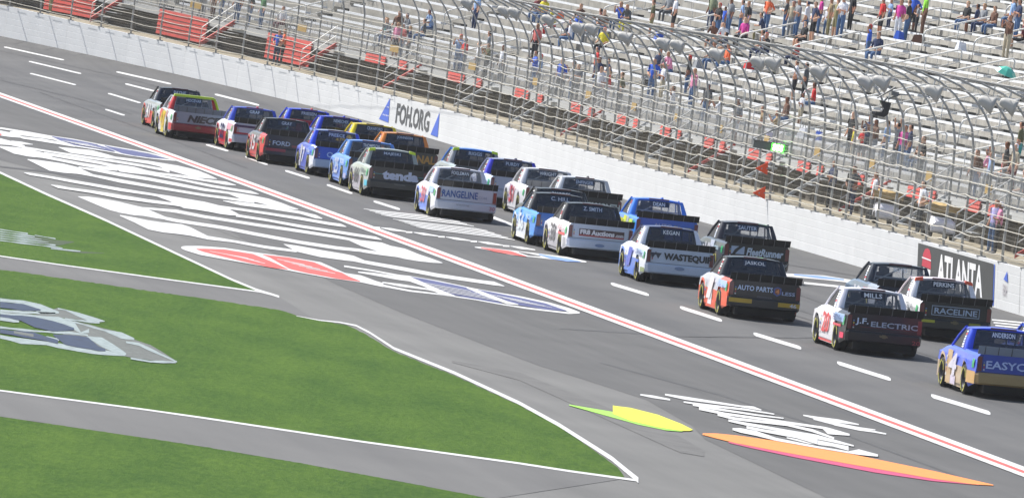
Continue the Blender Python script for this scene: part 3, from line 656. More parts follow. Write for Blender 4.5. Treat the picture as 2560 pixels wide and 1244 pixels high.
# aisle handrails, red fascia, openings, front rail
for mi_, k in enumerate(MODS):
    for r0 in range(0, NR - 4, 4):
        A = sp(k, rows_w(r0), rows_z(r0)) + OFF; B = sp(k, rows_w(r0 + 3), rows_z(r0 + 3)) + OFF
        x0, y0 = proj(A); x1, y1 = proj(B)
        if max(x0, x1) < -40 or min(x0, x1) > 2620 or y0 < -30 or y1 > 800: continue
        m_ = MB(); h = .95; d = .12
        P0, P1 = sp(k, rows_w(r0) + .1, rows_z(r0)), sp(k, rows_w(r0 + 3) + .45, rows_z(r0 + 3) - .05)
        Z = Vector((0, 0, 1)); D = (P1 - P0); dn = D.normalized()
        m_.tube([P0, P0 + Z * (h - d), P0 + Z * h + dn * d * .6, P0 + Z * (h + .03) + dn * d * 2, P1 + Z * h - dn * d * 2, P1 + Z * (h - .02) - dn * d * .6, P1 + Z * (h - d - .02), P1], .034, 6)
        m_.tube([P0 + Z * .5, P1 + Z * .45], .018, 5); Pm = P0.lerp(P1, .5); m_.tube([Pm, Pm + Z * h], .022, 5)
        m_.build('handrail', M_RAIL, stand, smooth=True)
    tall = k < 24.5
    def panel(s0, s1, z0, z1, n):
        for q in range(n):
            za = z0 + (z1 - z0) * q / n; zb2 = z0 + (z1 - z0) * (q + .86) / n; m_ = MB(); a, b = k + s0 / LP, k + s1 / LP
            for e in range(2):
                p, q2 = a + (b - a) * e / 2, a + (b - a) * (e + 1) / 2
                m_.hexa([sp(p, W0 - .1, za), sp(q2, W0 - .1, za), sp(q2, W0 - .04, za), sp(p, W0 - .04, za), sp(p, W0 - .07, zb2), sp(q2, W0 - .07, zb2), sp(q2, W0 - .04, zb2), sp(p, W0 - .04, zb2)])
            m_.build('red_slat', M_SRED, stand)
    if tall: panel(.3, 5.2, .10, 1.28, 6)
    else: panel(.4, 2.9, .95, 1.34, 3); panel(4.6, 5.7, .95, 1.34, 3)
    m_ = MB(); a = k + (7.6 if tall else 7.2) / LP      # stair stringer and its white rail
    for da in (0,):
        A, B = sp(a + da, W0 - 1.5, -.02), sp(a + da, W0 + .1, ZF); zz = Vector((0, 0, .24 if tall else .13)); tt = Vector((tang[int(a)][0] * .05, tang[int(a)][1] * .05, 0))
        m_.hexa([A - tt, A + tt, B + tt, B - tt, A - tt + zz, A + tt + zz, B + tt + zz, B - tt + zz], 0)
    for q in range(5):
        f = (q + .5) / 5; c = sp(a + .65 / LP, W0 - 1.5 + 1.6 * f, ZF * f)
        m_.box(c, (.28, 1.25, .03), 1, Matrix((Vector((*NRM[int(a)], 0)), Vector((*tang[int(a)], 0)), Vector((0, 0, 1)))).transposed())
    m_.build('entry_stair', [M_SRED if tall or mi_ % 3 == 0 else M_GREY, M_GREY], stand)
    m_ = MB(); A, B = sp(a, W0 - 1.5, 0), sp(a, W0, ZF); Z = Vector((0, 0, 1)); m_.tube([A, A + Z * .9, B + Z * .95, B], .024, 5); m_.tube([A + Z * .45, B + Z * .5], .02, 5)
    m_.build('stair_rail', M_RAIL if tall else M_GREY, stand)
    m_ = MB()                                          # front rail of tubes and pickets
    for zr in (ZF + .12, ZF + .6, ZF + 1.08): m_.tube([sp(k + MOD * e / 4, W0 + .05, zr) for e in range(5)], .025, 5, cap=False)
    for e in range(5): m_.tube([sp(k + MOD * e / 5, W0 + .05, ZF), sp(k + MOD * e / 5, W0 + .05, ZF + 1.1)], .03, 5)
    for e in range(58):
        p = k + MOD * (e + .5) / 58; m_.tube([sp(p, W0 + .05, ZF + .12), sp(p, W0 + .05, ZF + 1.08)], .009, 3, cap=False)
    m_.build('front_railing', M_GREY, stand)
    m_ = MB(); a = k + 3.1 / LP; m_.hexa([sp(a, W0 - .03, ZF + .36), sp(a + 1.1 / LP, W0 - .03, ZF + .36), sp(a + 1.1 / LP, W0, ZF + .36), sp(a, W0, ZF + .36), sp(a, W0 - .03, ZF + .66), sp(a + 1.1 / LP, W0 - .03, ZF + .66), sp(a + 1.1 / LP, W0, ZF + .66), sp(a, W0, ZF + .66)])
    m_.build('amber_plate', M_AMBER, stand)
    for e in (.4, 2.9, 5.6, 8.6):
        m_ = MB(); m_.box((0, 0, (ZF - .3) / 2 - .03), (.16, .16, ZF - .28)); m_.build('support_column', M_COL, stand, sp(k + e / LP, W0 + .3))
# ------------------------------------------------------------------ race trucks
M_TYRE = mat('tyre_rubber', (.022, .022, .023), .85); M_RIM = mat('wheel_rim', (.05, .05, .052), .4, metal=.5); M_YTXT = mat('tyre_yellow', (.45, .43, .07), .7)
M_BLK = mat('black_trim', (.022, .022, .024), .55); M_UND = mat('underbody', (.012, .012, .012), .8); M_TL = mat('taillight_red', (.14, .02, .02), .3, coat=.5)
M_NET = mat('window_net', (.03, .032, .036), .8); M_CAGEW = mat('cage_white', (.55, .56, .58), .4); M_CAGED = mat('cage_grey', (.16, .17, .18), .4)
M_SEAT = mat('seat_dark', (.05, .05, .06), .7); M_GCL = mat('rear_glass_clear', (.22, .26, .32), .08, alpha=.30); M_GDK = mat('rear_glass_dark', (.035, .045, .065), .06, alpha=.78)
M_WSH = mat('windshield_glass', (.12, .16, .22), .05, alpha=.45); M_GO = mat('sticker_green', (.10, .50, .25), .5); M_LB = mat('text_light', (.56, .62, .74), .6)
WB = 1.37
def W_(y): return float(np.interp(y, [-2.45, -2.2, -1.9, -1.42, -.9, 0, .9, 1.42, 1.9, 2.35, 2.6, 2.7], [.93, .955, .985, 1.01, .985, .975, .985, 1.02, 1.0, .93, .84, .76]))
def T_(y): return float(np.interp(y, [-2.45, -.5, .9, 1.6, 2.3, 2.55, 2.7], [.985, 1.0, 1.0, .93, .82, .70, .52]))
def B_(y):
    b = float(np.interp(y, [-2.45, -2.0, -1.85, -.95, .95, 1.9, 2.7], [.33, .24, .20, .13, .13, .16, .14]))
    for c in (-WB, WB):
        if abs(y - c) < .41: b = max(b, .33 + math.sqrt(max(.41 ** 2 - (y - c) ** 2, 0)) * 1.02)
    return b
ys = sorted(set([-2.45, -2.3, -2.1, -1.95, -.85, -.6, -.2, .2, .6, .85, 1.95, 2.1, 2.3, 2.45, 2.6, 2.7] + [c + o for c in (-WB, WB) for o in np.linspace(-.42, .42, 13)]))
def body_mesh():
    mb = MB(); rows = []
    for y in ys:
        w, t, b = W_(y), T_(y), B_(y); c = lambda z: max(z, b)
        r = [(w - .035, c(b)), (w, c(b + .07)), (w + .005, c(.60)), (w - .012, c(.80)), (w - .05, c(t - .06)), (w - .13, t), (w * .5, t + .008), (0, t + .014)]
        rows.append([(-x, y, z) for x, z in r] + [(x, y, z) for x, z in r[-2::-1]])
    mb.grid(rows, 0, flip=True); n = len(rows[0]) - 1
    for q in range(len(mb.f)):
        j = q % n; jj = min(j, n - 1 - j); yy = ys[q // n]
        if jj >= 5: mb.m[q] = 1 if yy < .8 else 2
        elif yy < -WB + .1: mb.m[q] = 3
        elif jj <= 1: mb.m[q] = 4
    k = len(mb.v); mb.v += [p for p in rows[-1]]; mb.f.append(tuple(range(k, k + len(rows[-1])))); mb.m.append(2)
    mb.box((0, 0, .62), (1.5, 4.7, .60), 5); mb.box((0, -WB, .70), (1.9, .70, .3), 5); mb.box((0, WB, .68), (1.9, .70, .3), 5)
    mb.box((0, -.1, .24), (1.3, 4.3, .26), 5); mb.box((0, -2.05, .22), (1.3, .8, .22), 5); mb.box((-.90, .02, .17), (.1, 1.9, .12), 4); mb.box((.90, .02, .17), (.1, 1.9, .12), 4)
    return mb.mesh('truck_body', False)
ME = {}
ME['body'] = body_mesh()
def shp(name, fn, smooth=False):
    mb = MB(); fn(mb); ME[name] = mb.mesh(name, smooth)
def f_tail(mb):
    P = [(-.925, .56), (.925, .56), (.925, .90), (.86, .985), (-.86, .985), (-.925, .90)]
    mb.face([(x, -2.475, z) for x, z in P]); 
    for (x0, z0), (x1, z1) in zip(P, P[1:] + P[:1]): mb.face([(x0, -2.475, z0), (x0, -2.44, z0), (x1, -2.44, z1), (x1, -2.475, z1)])
shp('tailgate', f_tail)
def f_bump(mb):
    pl = [(-.945, -2.30), (-.945, -2.44), (-.88, -2.53), (.88, -2.53), (.945, -2.44), (.945, -2.30)]
    rows = [[(x * s, y + dy, z) for x, y in pl] for z, s, dy in ((.30, .96, .04), (.34, .985, 0), (.52, 1, 0), (.57, .99, .03), (.575, .97, .08))]
    mb.grid(rows); mb.grid([[(x * .5, y + .3, .33) for x, y in pl], rows[0]])
shp('bumper', f_bump)
shp('diffuser', lambda mb: (mb.box((0, -2.3, .21), (1.45, .3, .20)), mb.box((.45, -2.2, .3), (.25, .4, .2)), mb.tube([(-.9, -WB, .33), (.9, -WB, .33)], .06, 6)))
def f_spo(mb):
    mb.hexa([(-.93, -2.47, .985), (.93, -2.47, .985), (.93, -2.455, .985), (-.93, -2.455, .985), (-.93, -2.56, 1.175), (.93, -2.56, 1.175), (.93, -2.545, 1.175), (-.93, -2.545, 1.175)])
shp('spoiler', f_spo)
shp('spoiler_brace', lambda mb: mb.hexa([(-.006, -2.50, .99), (.006, -2.50, .99), (.006, -2.46, .99), (-.006, -2.46, .99), (-.006, -2.565, 1.18), (.006, -2.565, 1.18), (.006, -2.54, 1.18), (-.006, -2.54, 1.18)]))
def f_roof(mb):
    rows = []
    for y in np.linspace(-.44, .34, 7):
        row = []
        for x in np.linspace(-1, 1, 11):
            e = 1 - abs(x) ** 4 * .6; fy = 1 - abs((y + .05) / .40) ** 4 * .3
            row.append((x * .725, y, 1.455 + .055 * (1 - x * x) * fy + .01 * e))
        rows.append(row)
    mb.grid(rows, 0, flip=True); mb.grid([[(p[0], p[1] + .01, p[2] - .05) for p in rows[0]], rows[0]], 1); mb.grid([[(r[0][0], r[0][1], r[0][2] - .05) for r in rows], [r[0] for r in rows]], 0, flip=True); mb.grid([[(r[-1][0], r[-1][1], r[-1][2] - .05) for r in rows], [r[-1] for r in rows]], 0)
shp('roof', f_roof, True)
def pil(sx):
    def f(mb):
        rows = []
        for t in np.linspace(0, 1, 6):
            bz = .985 + (1.47 - .985) * t; q = t ** 1.25
            bx = .885 - (.885 - .725) * q; yr = -.66 + .22 * t; yf = -.18 + .02 * t; w = .17 - .06 * t
            rows.append([(sx * (bx - w), yr - .005, bz), (sx * (bx - .03), yr, bz), (sx * bx, yr + .05, bz), (sx * (bx + .0), (yr + yf) / 2, bz), (sx * (bx - .01), yf, bz), (sx * (bx - .05), yf - .02, bz)])
        mb.grid(rows, 0, flip=sx < 0)
    return f
shp('pillar_l', pil(-1), True); shp('pillar_r', pil(1), True)
shp('apil_l', lambda mb: mb.tube([(-.87, 1.02, .985), (-.80, .68, 1.24), (-.71, .33, 1.465)], .035, 6)); shp('apil_r', lambda mb: mb.tube([(.87, 1.02, .985), (.80, .68, 1.24), (.71, .33, 1.465)], .035, 6))
shp('rear_window', lambda mb: mb.face([(-.74, -.645, .99), (.74, -.645, .99), (.61, -.435, 1.455), (-.61, -.435, 1.455)]))
shp('windshield', lambda mb: mb.grid([[(x * .86, 1.02 + .10 * (1 - x * x), .99) for x in np.linspace(-1, 1, 7)], [(x * .70, .34 + .04 * (1 - x * x), 1.46) for x in np.linspace(-1, 1, 7)]]))
for nm, sx in (('side_l', -1), ('side_r', 1)):
    shp(nm, lambda mb, sx=sx: mb.face([(sx * .875, -.19, .99), (sx * .86, .98, .99), (sx * .705, .36, 1.45), (sx * .715, -.16, 1.45)][::sx]))
def f_cage(mb):
    for sx in (-1, 1):
        mb.tube([(sx * .66, -.30, .98), (sx * .60, -.26, 1.40), (sx * .5, -.26, 1.43)], .024, 5); mb.tube([(sx * .62, -.27, 1.38), (sx * .62, .3, 1.40), (sx * .76, .9, 1.0)], .022, 5)
        mb.tube([(sx * .60, -.28, 1.38), (sx * .72, -.9 + .3, 1.0)], .030, 5)
    mb.tube([(-.5, -.26, 1.43), (.5, -.26, 1.43)], .022, 5); mb.tube([(.1, -.28, 1.42), (.14, -.28, .98)], .02, 5); mb.tube([(.35, -.28, 1.42), (.30, -.28, .98)], .016, 5); mb.tube([(-.62, -.30, 1.02), (.05, -.27, 1.40)], .02, 5)
    mb.tube([(-.62, -.3, 1.14), (.62, -.3, 1.14)], .018, 5)
shp('cage', f_cage)
shp('seat', lambda mb: (mb.box((-.34, .05, 1.10), (.46, .16, .30)), mb.box((-.34, .03, 1.30), (.26, .14, .16)), mb.box((0, .85, 1.03), (1.4, .2, .1)), mb.lathe([(1.22, .03), (1.25, .10), (1.32, .125), (1.39, .10), (1.42, .02)], 10, 'Z', (-.34, .20, 0))))
shp('light', lambda mb: mb.hexa([(-.05, -2.488, .60), (.05, -2.488, .60), (.05, -2.44, .60), (-.05, -2.44, .60), (-.05, -2.486, .93), (.05, -2.486, .93), (.05, -2.44, .93), (-.05, -2.44, .93)]))
shp('tyre', lambda mb: mb.lathe([(-.13, .20), (-.145, .26), (-.14, .315), (-.115, .338), (0, .343), (.115, .338), (.14, .315), (.145, .26), (.13, .20)], 24), True)
shp('rim', lambda mb: (mb.lathe([(-.125, .205), (-.118, .19), (-.04, .17), (-.03, .06), (-.07, .05), (-.07, .001)], 18), mb.lathe([(.125, .205), (.118, .19), (.04, .17), (.03, .06), (.07, .05), (.07, .001)], 18), [mb.box((s * .05, .11 * math.cos(a), .11 * math.sin(a)), (.03, .05, .05)) for s in (-1, 1) for a in np.linspace(0, 6.28, 6)[:-1]]), True)
def f_ring(mb):
    for a0 in (.35, 1.9, 3.5, 5.05):
        for s in (-1, 1): mb.grid([[(s * .1465, r * math.cos(a0 + t), r * math.sin(a0 + t)) for t in np.linspace(0, 1.05, 8)] for r in (.243, .292)])
shp('ring', f_ring)
shp('pod', lambda mb: mb.lathe([(1.50, .05), (1.545, .045), (1.565, .02), (1.567, 0)], 10, 'Z', (.12, -.2, 0)), True)
shp('strip', lambda mb: mb.hexa([(-.30, -.455, 1.478), (.30, -.455, 1.478), (.30, -.43, 1.478), (-.30, -.43, 1.478), (-.30, -.45, 1.515), (.30, -.45, 1.515), (.30, -.40, 1.517), (-.30, -.40, 1.517)]))
shp('corner', lambda mb: mb.hexa([(-.76, -.475, 1.40), (-.55, -.475, 1.43), (-.55, -.38, 1.43), (-.76, -.38, 1.40), (-.735, -.47, 1.485), (-.55, -.47, 1.515), (-.55, -.36, 1.52), (-.735, -.36, 1.485)]))
shp('corner_r', lambda mb: mb.hexa([(.55, -.475, 1.43), (.76, -.475, 1.40), (.76, -.38, 1.40), (.55, -.38, 1.43), (.55, -.47, 1.515), (.735, -.47, 1.485), (.735, -.36, 1.485), (.55, -.36, 1.52)]))
shp('edge', lambda mb: (mb.hexa([(-.74, -.475, 1.46), (.74, -.475, 1.46), (.74, -.34, 1.46), (-.74, -.34, 1.46), (-.70, -.47, 1.545), (.70, -.47, 1.545), (.70, -.32, 1.55), (-.70, -.32, 1.55)]), mb.tube([(.73, -.43, 1.50), (.80, -.50, 1.36), (.91, -.63, 1.05)], .045, 6)))
def part(name, me, mats, parent, loc=None):
    me = ME[me]
    while len(me.materials) < max(1, len(mats)): me.materials.append(None)
    o = link(name, me, parent, loc); return with_mats(o, mats)
def rq(mb, x0, x1, z0, z1, mi, e=0.):      # rectangle on the tail face
    mb.face([(x0, -2.485 - e, z0), (x1, -2.485 - e, z0), (x1, -2.485 - e, z1), (x0, -2.485 - e, z1)], mi)
SC = 1.055
def truck(d):
    root = empty('race_truck')
    P = lambda k, v=None: paint(d.get(k, v))
    side = P('side'); tail = P('tail', d['side']); bump = P('bump', d.get('tail', d['side'])); roof = P('roof', d['side']); pl = P('pillar', d.get('roof', d['side']))
    deck = P('deck', '#1a1b1d'); hood = P('hood', d['side']); quarter = P('quarter', d['side']); skirt = P('skirt', d['side']); spo = paint(d.get('spoiler', '#17181a'), .5)
    part('body', 'body', [side, deck, hood, quarter, skirt, M_UND], root)
    part('tailgate', 'tailgate', [tail], root); part('rear_bumper', 'bumper', [bump], root); part('diffuser', 'diffuser', [M_UND], root)
    s = part('rear_spoiler', 'spoiler', [spo], root)
    for k in range(6):
        b = part('spoiler_brace', 'spoiler_brace', [M_CAGED if d.get('spoiler', '#17181a') == '#17181a' else M_BLK], s, (-.775 + .31 * k, 0, 0))
    part('roof', 'roof', [roof, roof], root); part('rear_pillar', 'pillar_l', [pl], root); part('rear_pillar', 'pillar_r', [P('pillar_r', d.get('pillar', d.get('roof', d['side'])))], root)
    part('windshield_pillar', 'apil_l', [roof], root); part('windshield_pillar', 'apil_r', [roof], root)
    part('rear_window', 'rear_window', [M_GCL if d.get('clear') else M_GDK], root); part('windshield', 'windshield', [M_WSH], root)
    part('window_net', 'side_l', [M_NET], root); part('side_window', 'side_r', [M_GCL if d.get('clear') else M_GDK], root)
    part('roll_cage', 'cage', [M_CAGEW if d.get('cage') else M_CAGED], root); part('seat', 'seat', [M_SEAT], root)
    for x in (-.865, .865): part('taillight', 'light', [M_TL], root, (x, 0, 0))
    for x, y in ((-.865, -WB), (.865, -WB), (-.875, WB), (.875, WB)):
        w = part('wheel', 'tyre', [M_TYRE], root, (x, y, .34)); part('rim', 'rim', [M_RIM], w); part('sidewall_print', 'ring', [M_YTXT], w)
    if d.get('pod'): part('roof_pod', 'pod', [paint(d['pod'])], root)
    if d.get('strip', 1): part('brake_strip', 'strip', [paint('#5a2228')], root)
    if d.get('edge'): part('roof_edge', 'edge', [paint(d['edge'])], root)
    if d.get('corner'): part('roof_corner', 'corner', [paint(d['corner'])], root); part('roof_corner', 'corner_r', [paint(d['corner'])], root)
    # prints: flat vinyl on the tail, the left flank and the rear glass
    mb = MB(); ms = []
    def mi(h):
        if h not in ms: ms.append(h)
        return ms.index(h)
    seam = mi('#0d0e10'); rq(mb, -.92, .92, .578, .588, seam, .001); rq(mb, -.803, -.797, .60, .97, seam, .001); rq(mb, .797, .803, .60, .97, seam, .001)
    for k, h in enumerate(('#b8bcc4', '#a83038', '#c8b850', '#5878b0')): rq(mb, -.78 + .0 * k, -.745, .62 + .055 * k, .655 + .055 * k, mi(h), .001)
    for i, (x0, x1, z0, z1, h) in enumerate(d.get('tp', [])):
        mb_e = .002 * (i + 1) + (.055 if z1 <= .575 else 0); rq(mb, x0, x1, z0, z1, mi(h), mb_e)
    for i, (t, x0, x1, z0, z1, h) in enumerate(d.get('tt', [])):
        e = -2.497 - .001 * i - (.055 if z1 <= .575 else 0); add_text(mb, t, lambda u, v: (x0 + (x1 - x0) * u, e, z0 + (z1 - z0) * v), mi(h), bold=d.get('bold', .02), shear=d.get('shear', 0))
    if d.get('shape'): d['shape'](mb, mi)
    if mb.v: mb.build('tail_lettering', [paint(h) for h in ms], root)
    mb = MB(); ms2 = []
    def mi2(h):
        if h not in ms2: ms2.append(h)
        return ms2.index(h)
    xs = lambda y: -W_(y) - .012
    def sq(y0, y1, z0, z1, h, e=0.):       # patch on the left flank, following its curve
        n = 5; mb.grid([[(xs(y0 + (y1 - y0) * t / n) - e - (.0 if z < .75 else -.03 * (z - .75) / .2), y0 + (y1 - y0) * t / n, z) for t in range(n + 1)] for z in np.linspace(z0, z1, 3)], mi2(h), flip=True)
    for i, (y0, y1, z0, z1, h) in enumerate(d.get('sp', [])): sq(y0, y1, z0, z1, h, .003 * i)
    sq(-2.28, -2.12, .66, .86, '#2fae6c', .004)
    if d.get('st'):
        t, h = d['st']; add_text(mb, t, lambda u, v: (xs(-1.5) - .012 + .0, -1.0 - 1.0 * u, .72 + .16 * v), mi2(h), bold=.03)
    if d.get('num'):
        t, h = d['num']; add_text(mb, t, lambda u, v: (xs(0) - .022, .62 - 1.05 * u, .34 + .52 * v), mi2(h), bold=.03, shear=.15)
    for k in range(5):                      # small contingency stickers behind the front wheel and on the pillar
        sq(.93 - .05 * (k % 2), .80, .30 + .10 * k, .36 + .10 * k, ['#d8d8dc', '#b03038', '#3050a0', '#c8b040', '#d8d8dc'][k], .004)
    mb.build('flank_lettering', [paint(h) for h in ms2], root)
    mb = MB(); pt = lambda x, t, e: (x, -.645 + .21 * t - e, .99 + .465 * t + e * .4)
    if d.get('band', 1): mb.face([pt(-.30, .62, .012), pt(.30, .62, .012), pt(.30, .97, .012), pt(-.30, .97, .012)], 0)
    nm = d.get('name', 'DRIVER'); wN = min(.27, .045 * len(nm)); add_text(mb, nm, lambda u, v: pt(-wN + 2 * wN * u, .66 + .24 * v, .02), 1, bold=.02)
    mb.build('window_banner', [paint(d.get('bandc', '#20304a')), M_PW if d.get('nw') else M_LB], root)
    mb = MB(); rr = random.Random(len(d['label']))
    for k in range(7):
        t = k / 7; x = -.90 + .15 * t ** 1.2; y = -.55 + .2 * t; z = 1.02 + .40 * t; c = rr.choice([0, 0, 1, 2])
        mb.face([(x - .014, y + .24, z), (x - .014, y + .08, z), (x + .008, y + .08, z + .035), (x + .008, y + .24, z + .035)], c)
    mb.build('pillar_stickers', [M_PW, M_PR, M_LB], root)
    # stand it on the track
    px, py = d['at']; p = at(px, py, 1.56); Y = p.y
    hd = math.radians(d.get('h', 8.2 + max(0, (Y - 345) * .035)))
    X, Yy = p.x + .12, p.y + .45
    corner = Vector((-.70, -.44, 1.475))
    def frame(X, Y):
        f = Vector((-math.sin(hd), math.cos(hd), 0)); r = Vector((math.cos(hd), math.sin(hd), 0))
        zf = (g(X + f.x, Y + f.y) - g(X - f.x, Y - f.y)) / 2; zr = (g(X + r.x * .9, Y + r.y * .9) - g(X - r.x * .9, Y - r.y * .9)) / 1.8
        f = (f + Vector((0, 0, zf))).normalized(); r = (r + Vector((0, 0, zr))).normalized(); u = r.cross(f).normalized(); r = f.cross(u)
        return Matrix(((r.x, f.x, u.x, X), (r.y, f.y, u.y, Y), (r.z, f.z, u.z, g(X, Y) + .01), (0, 0, 0, 1)))
    for _ in range(12):
        M = frame(X, Yy); x, y = proj(M @ (corner * SC)); s = F_PX / Yy
        X -= (x - px) / s * .9; Yy -= -(y - py) / s / .030 * -.5 if False else 0
        M1 = frame(X, Yy + 2); y1 = proj(M1 @ (corner * SC))[1]; x1, y0 = proj(frame(X, Yy) @ (corner * SC))
        sl_ = (y1 - y0) / 2
        if abs(sl_) > 1e-4: Yy += max(-15, min(15, (py - y0) / sl_ * .8))
    M = frame(X, Yy); root.matrix_world = M @ Matrix.Scale(SC, 4)
    tag(root, d['label'], 'race truck', d.get('group', 'race trucks running two by two'))
    return root
K = '#17181a'
def fleet_logo(mb, mi):
    rq(mb, -.74, -.36, .68, .90, mi('#9fb0c8'), .006); c = mi('#15161a')
    mb.face([(-.70, -2.494, .68), (-.62, -2.494, .68), (-.52, -2.494, .80), (-.40, -2.494, .90), (-.52, -2.494, .90), (-.64, -2.494, .80)], c)
def waste_logo(mb, mi):
    c = mi('#3b4150')
    for x in (-.76, -.61): mb.face([(x - .09, -2.494, .86), (x + .0, -2.494, .70), (x + .09, -2.494, .86)], c)
    mb.face([(-.73, -2.497, .80), (-.64, -2.497, .80), (-.685, -2.497, .90)], c)
def shield(mb, mi):
    mb.face([(.22, -2.494, .72), (.32, -2.494, .66), (.42, -2.494, .72), (.42, -2.494, .86), (.32, -2.494, .90), (.22, -2.494, .86)], mi('#3f5fa8'))
    mb.face([(.25, -2.497, .74), (.32, -2.497, .69), (.39, -2.497, .74), (.39, -2.497, .84), (.32, -2.497, .87), (.25, -2.497, .84)], mi('#8a4a28'))
def box_logo(mb, mi):
    c = mi('#9cb0c8')
    for x0, x1, z0, z1 in ((-.62, .62, .885, .90), (-.62, .62, .655, .67), (-.62, -.605, .67, .885), (.605, .62, .67, .885)): rq(mb, x0, x1, z0, z1, c, .006)
def bow(h, z=.45):
    def f(mb, mi):
        e = -2.545 if z < .57 else -2.494
        mb.face([(-.10, e, z), (.10, e, z), (.08, e, z + .05), (-.12, e, z + .05)], mi(h)); mb.face([(-.04, e - .002, z - .02), (.05, e - .002, z - .02), (.04, e - .002, z + .07), (-.05, e - .002, z + .07)], mi(h))
    return f
def multi(*fs):
    def f(mb, mi):
        for q in fs: q(mb, mi)
    return f
def oval(h, z=.42, w=.14):
    def f(mb, mi):
        e = -2.545; mb.face([(w * math.cos(t), e, z + .05 * math.sin(t)) for t in np.linspace(0, 2 * math.pi, 17)[:-1]], mi(h))
    return f
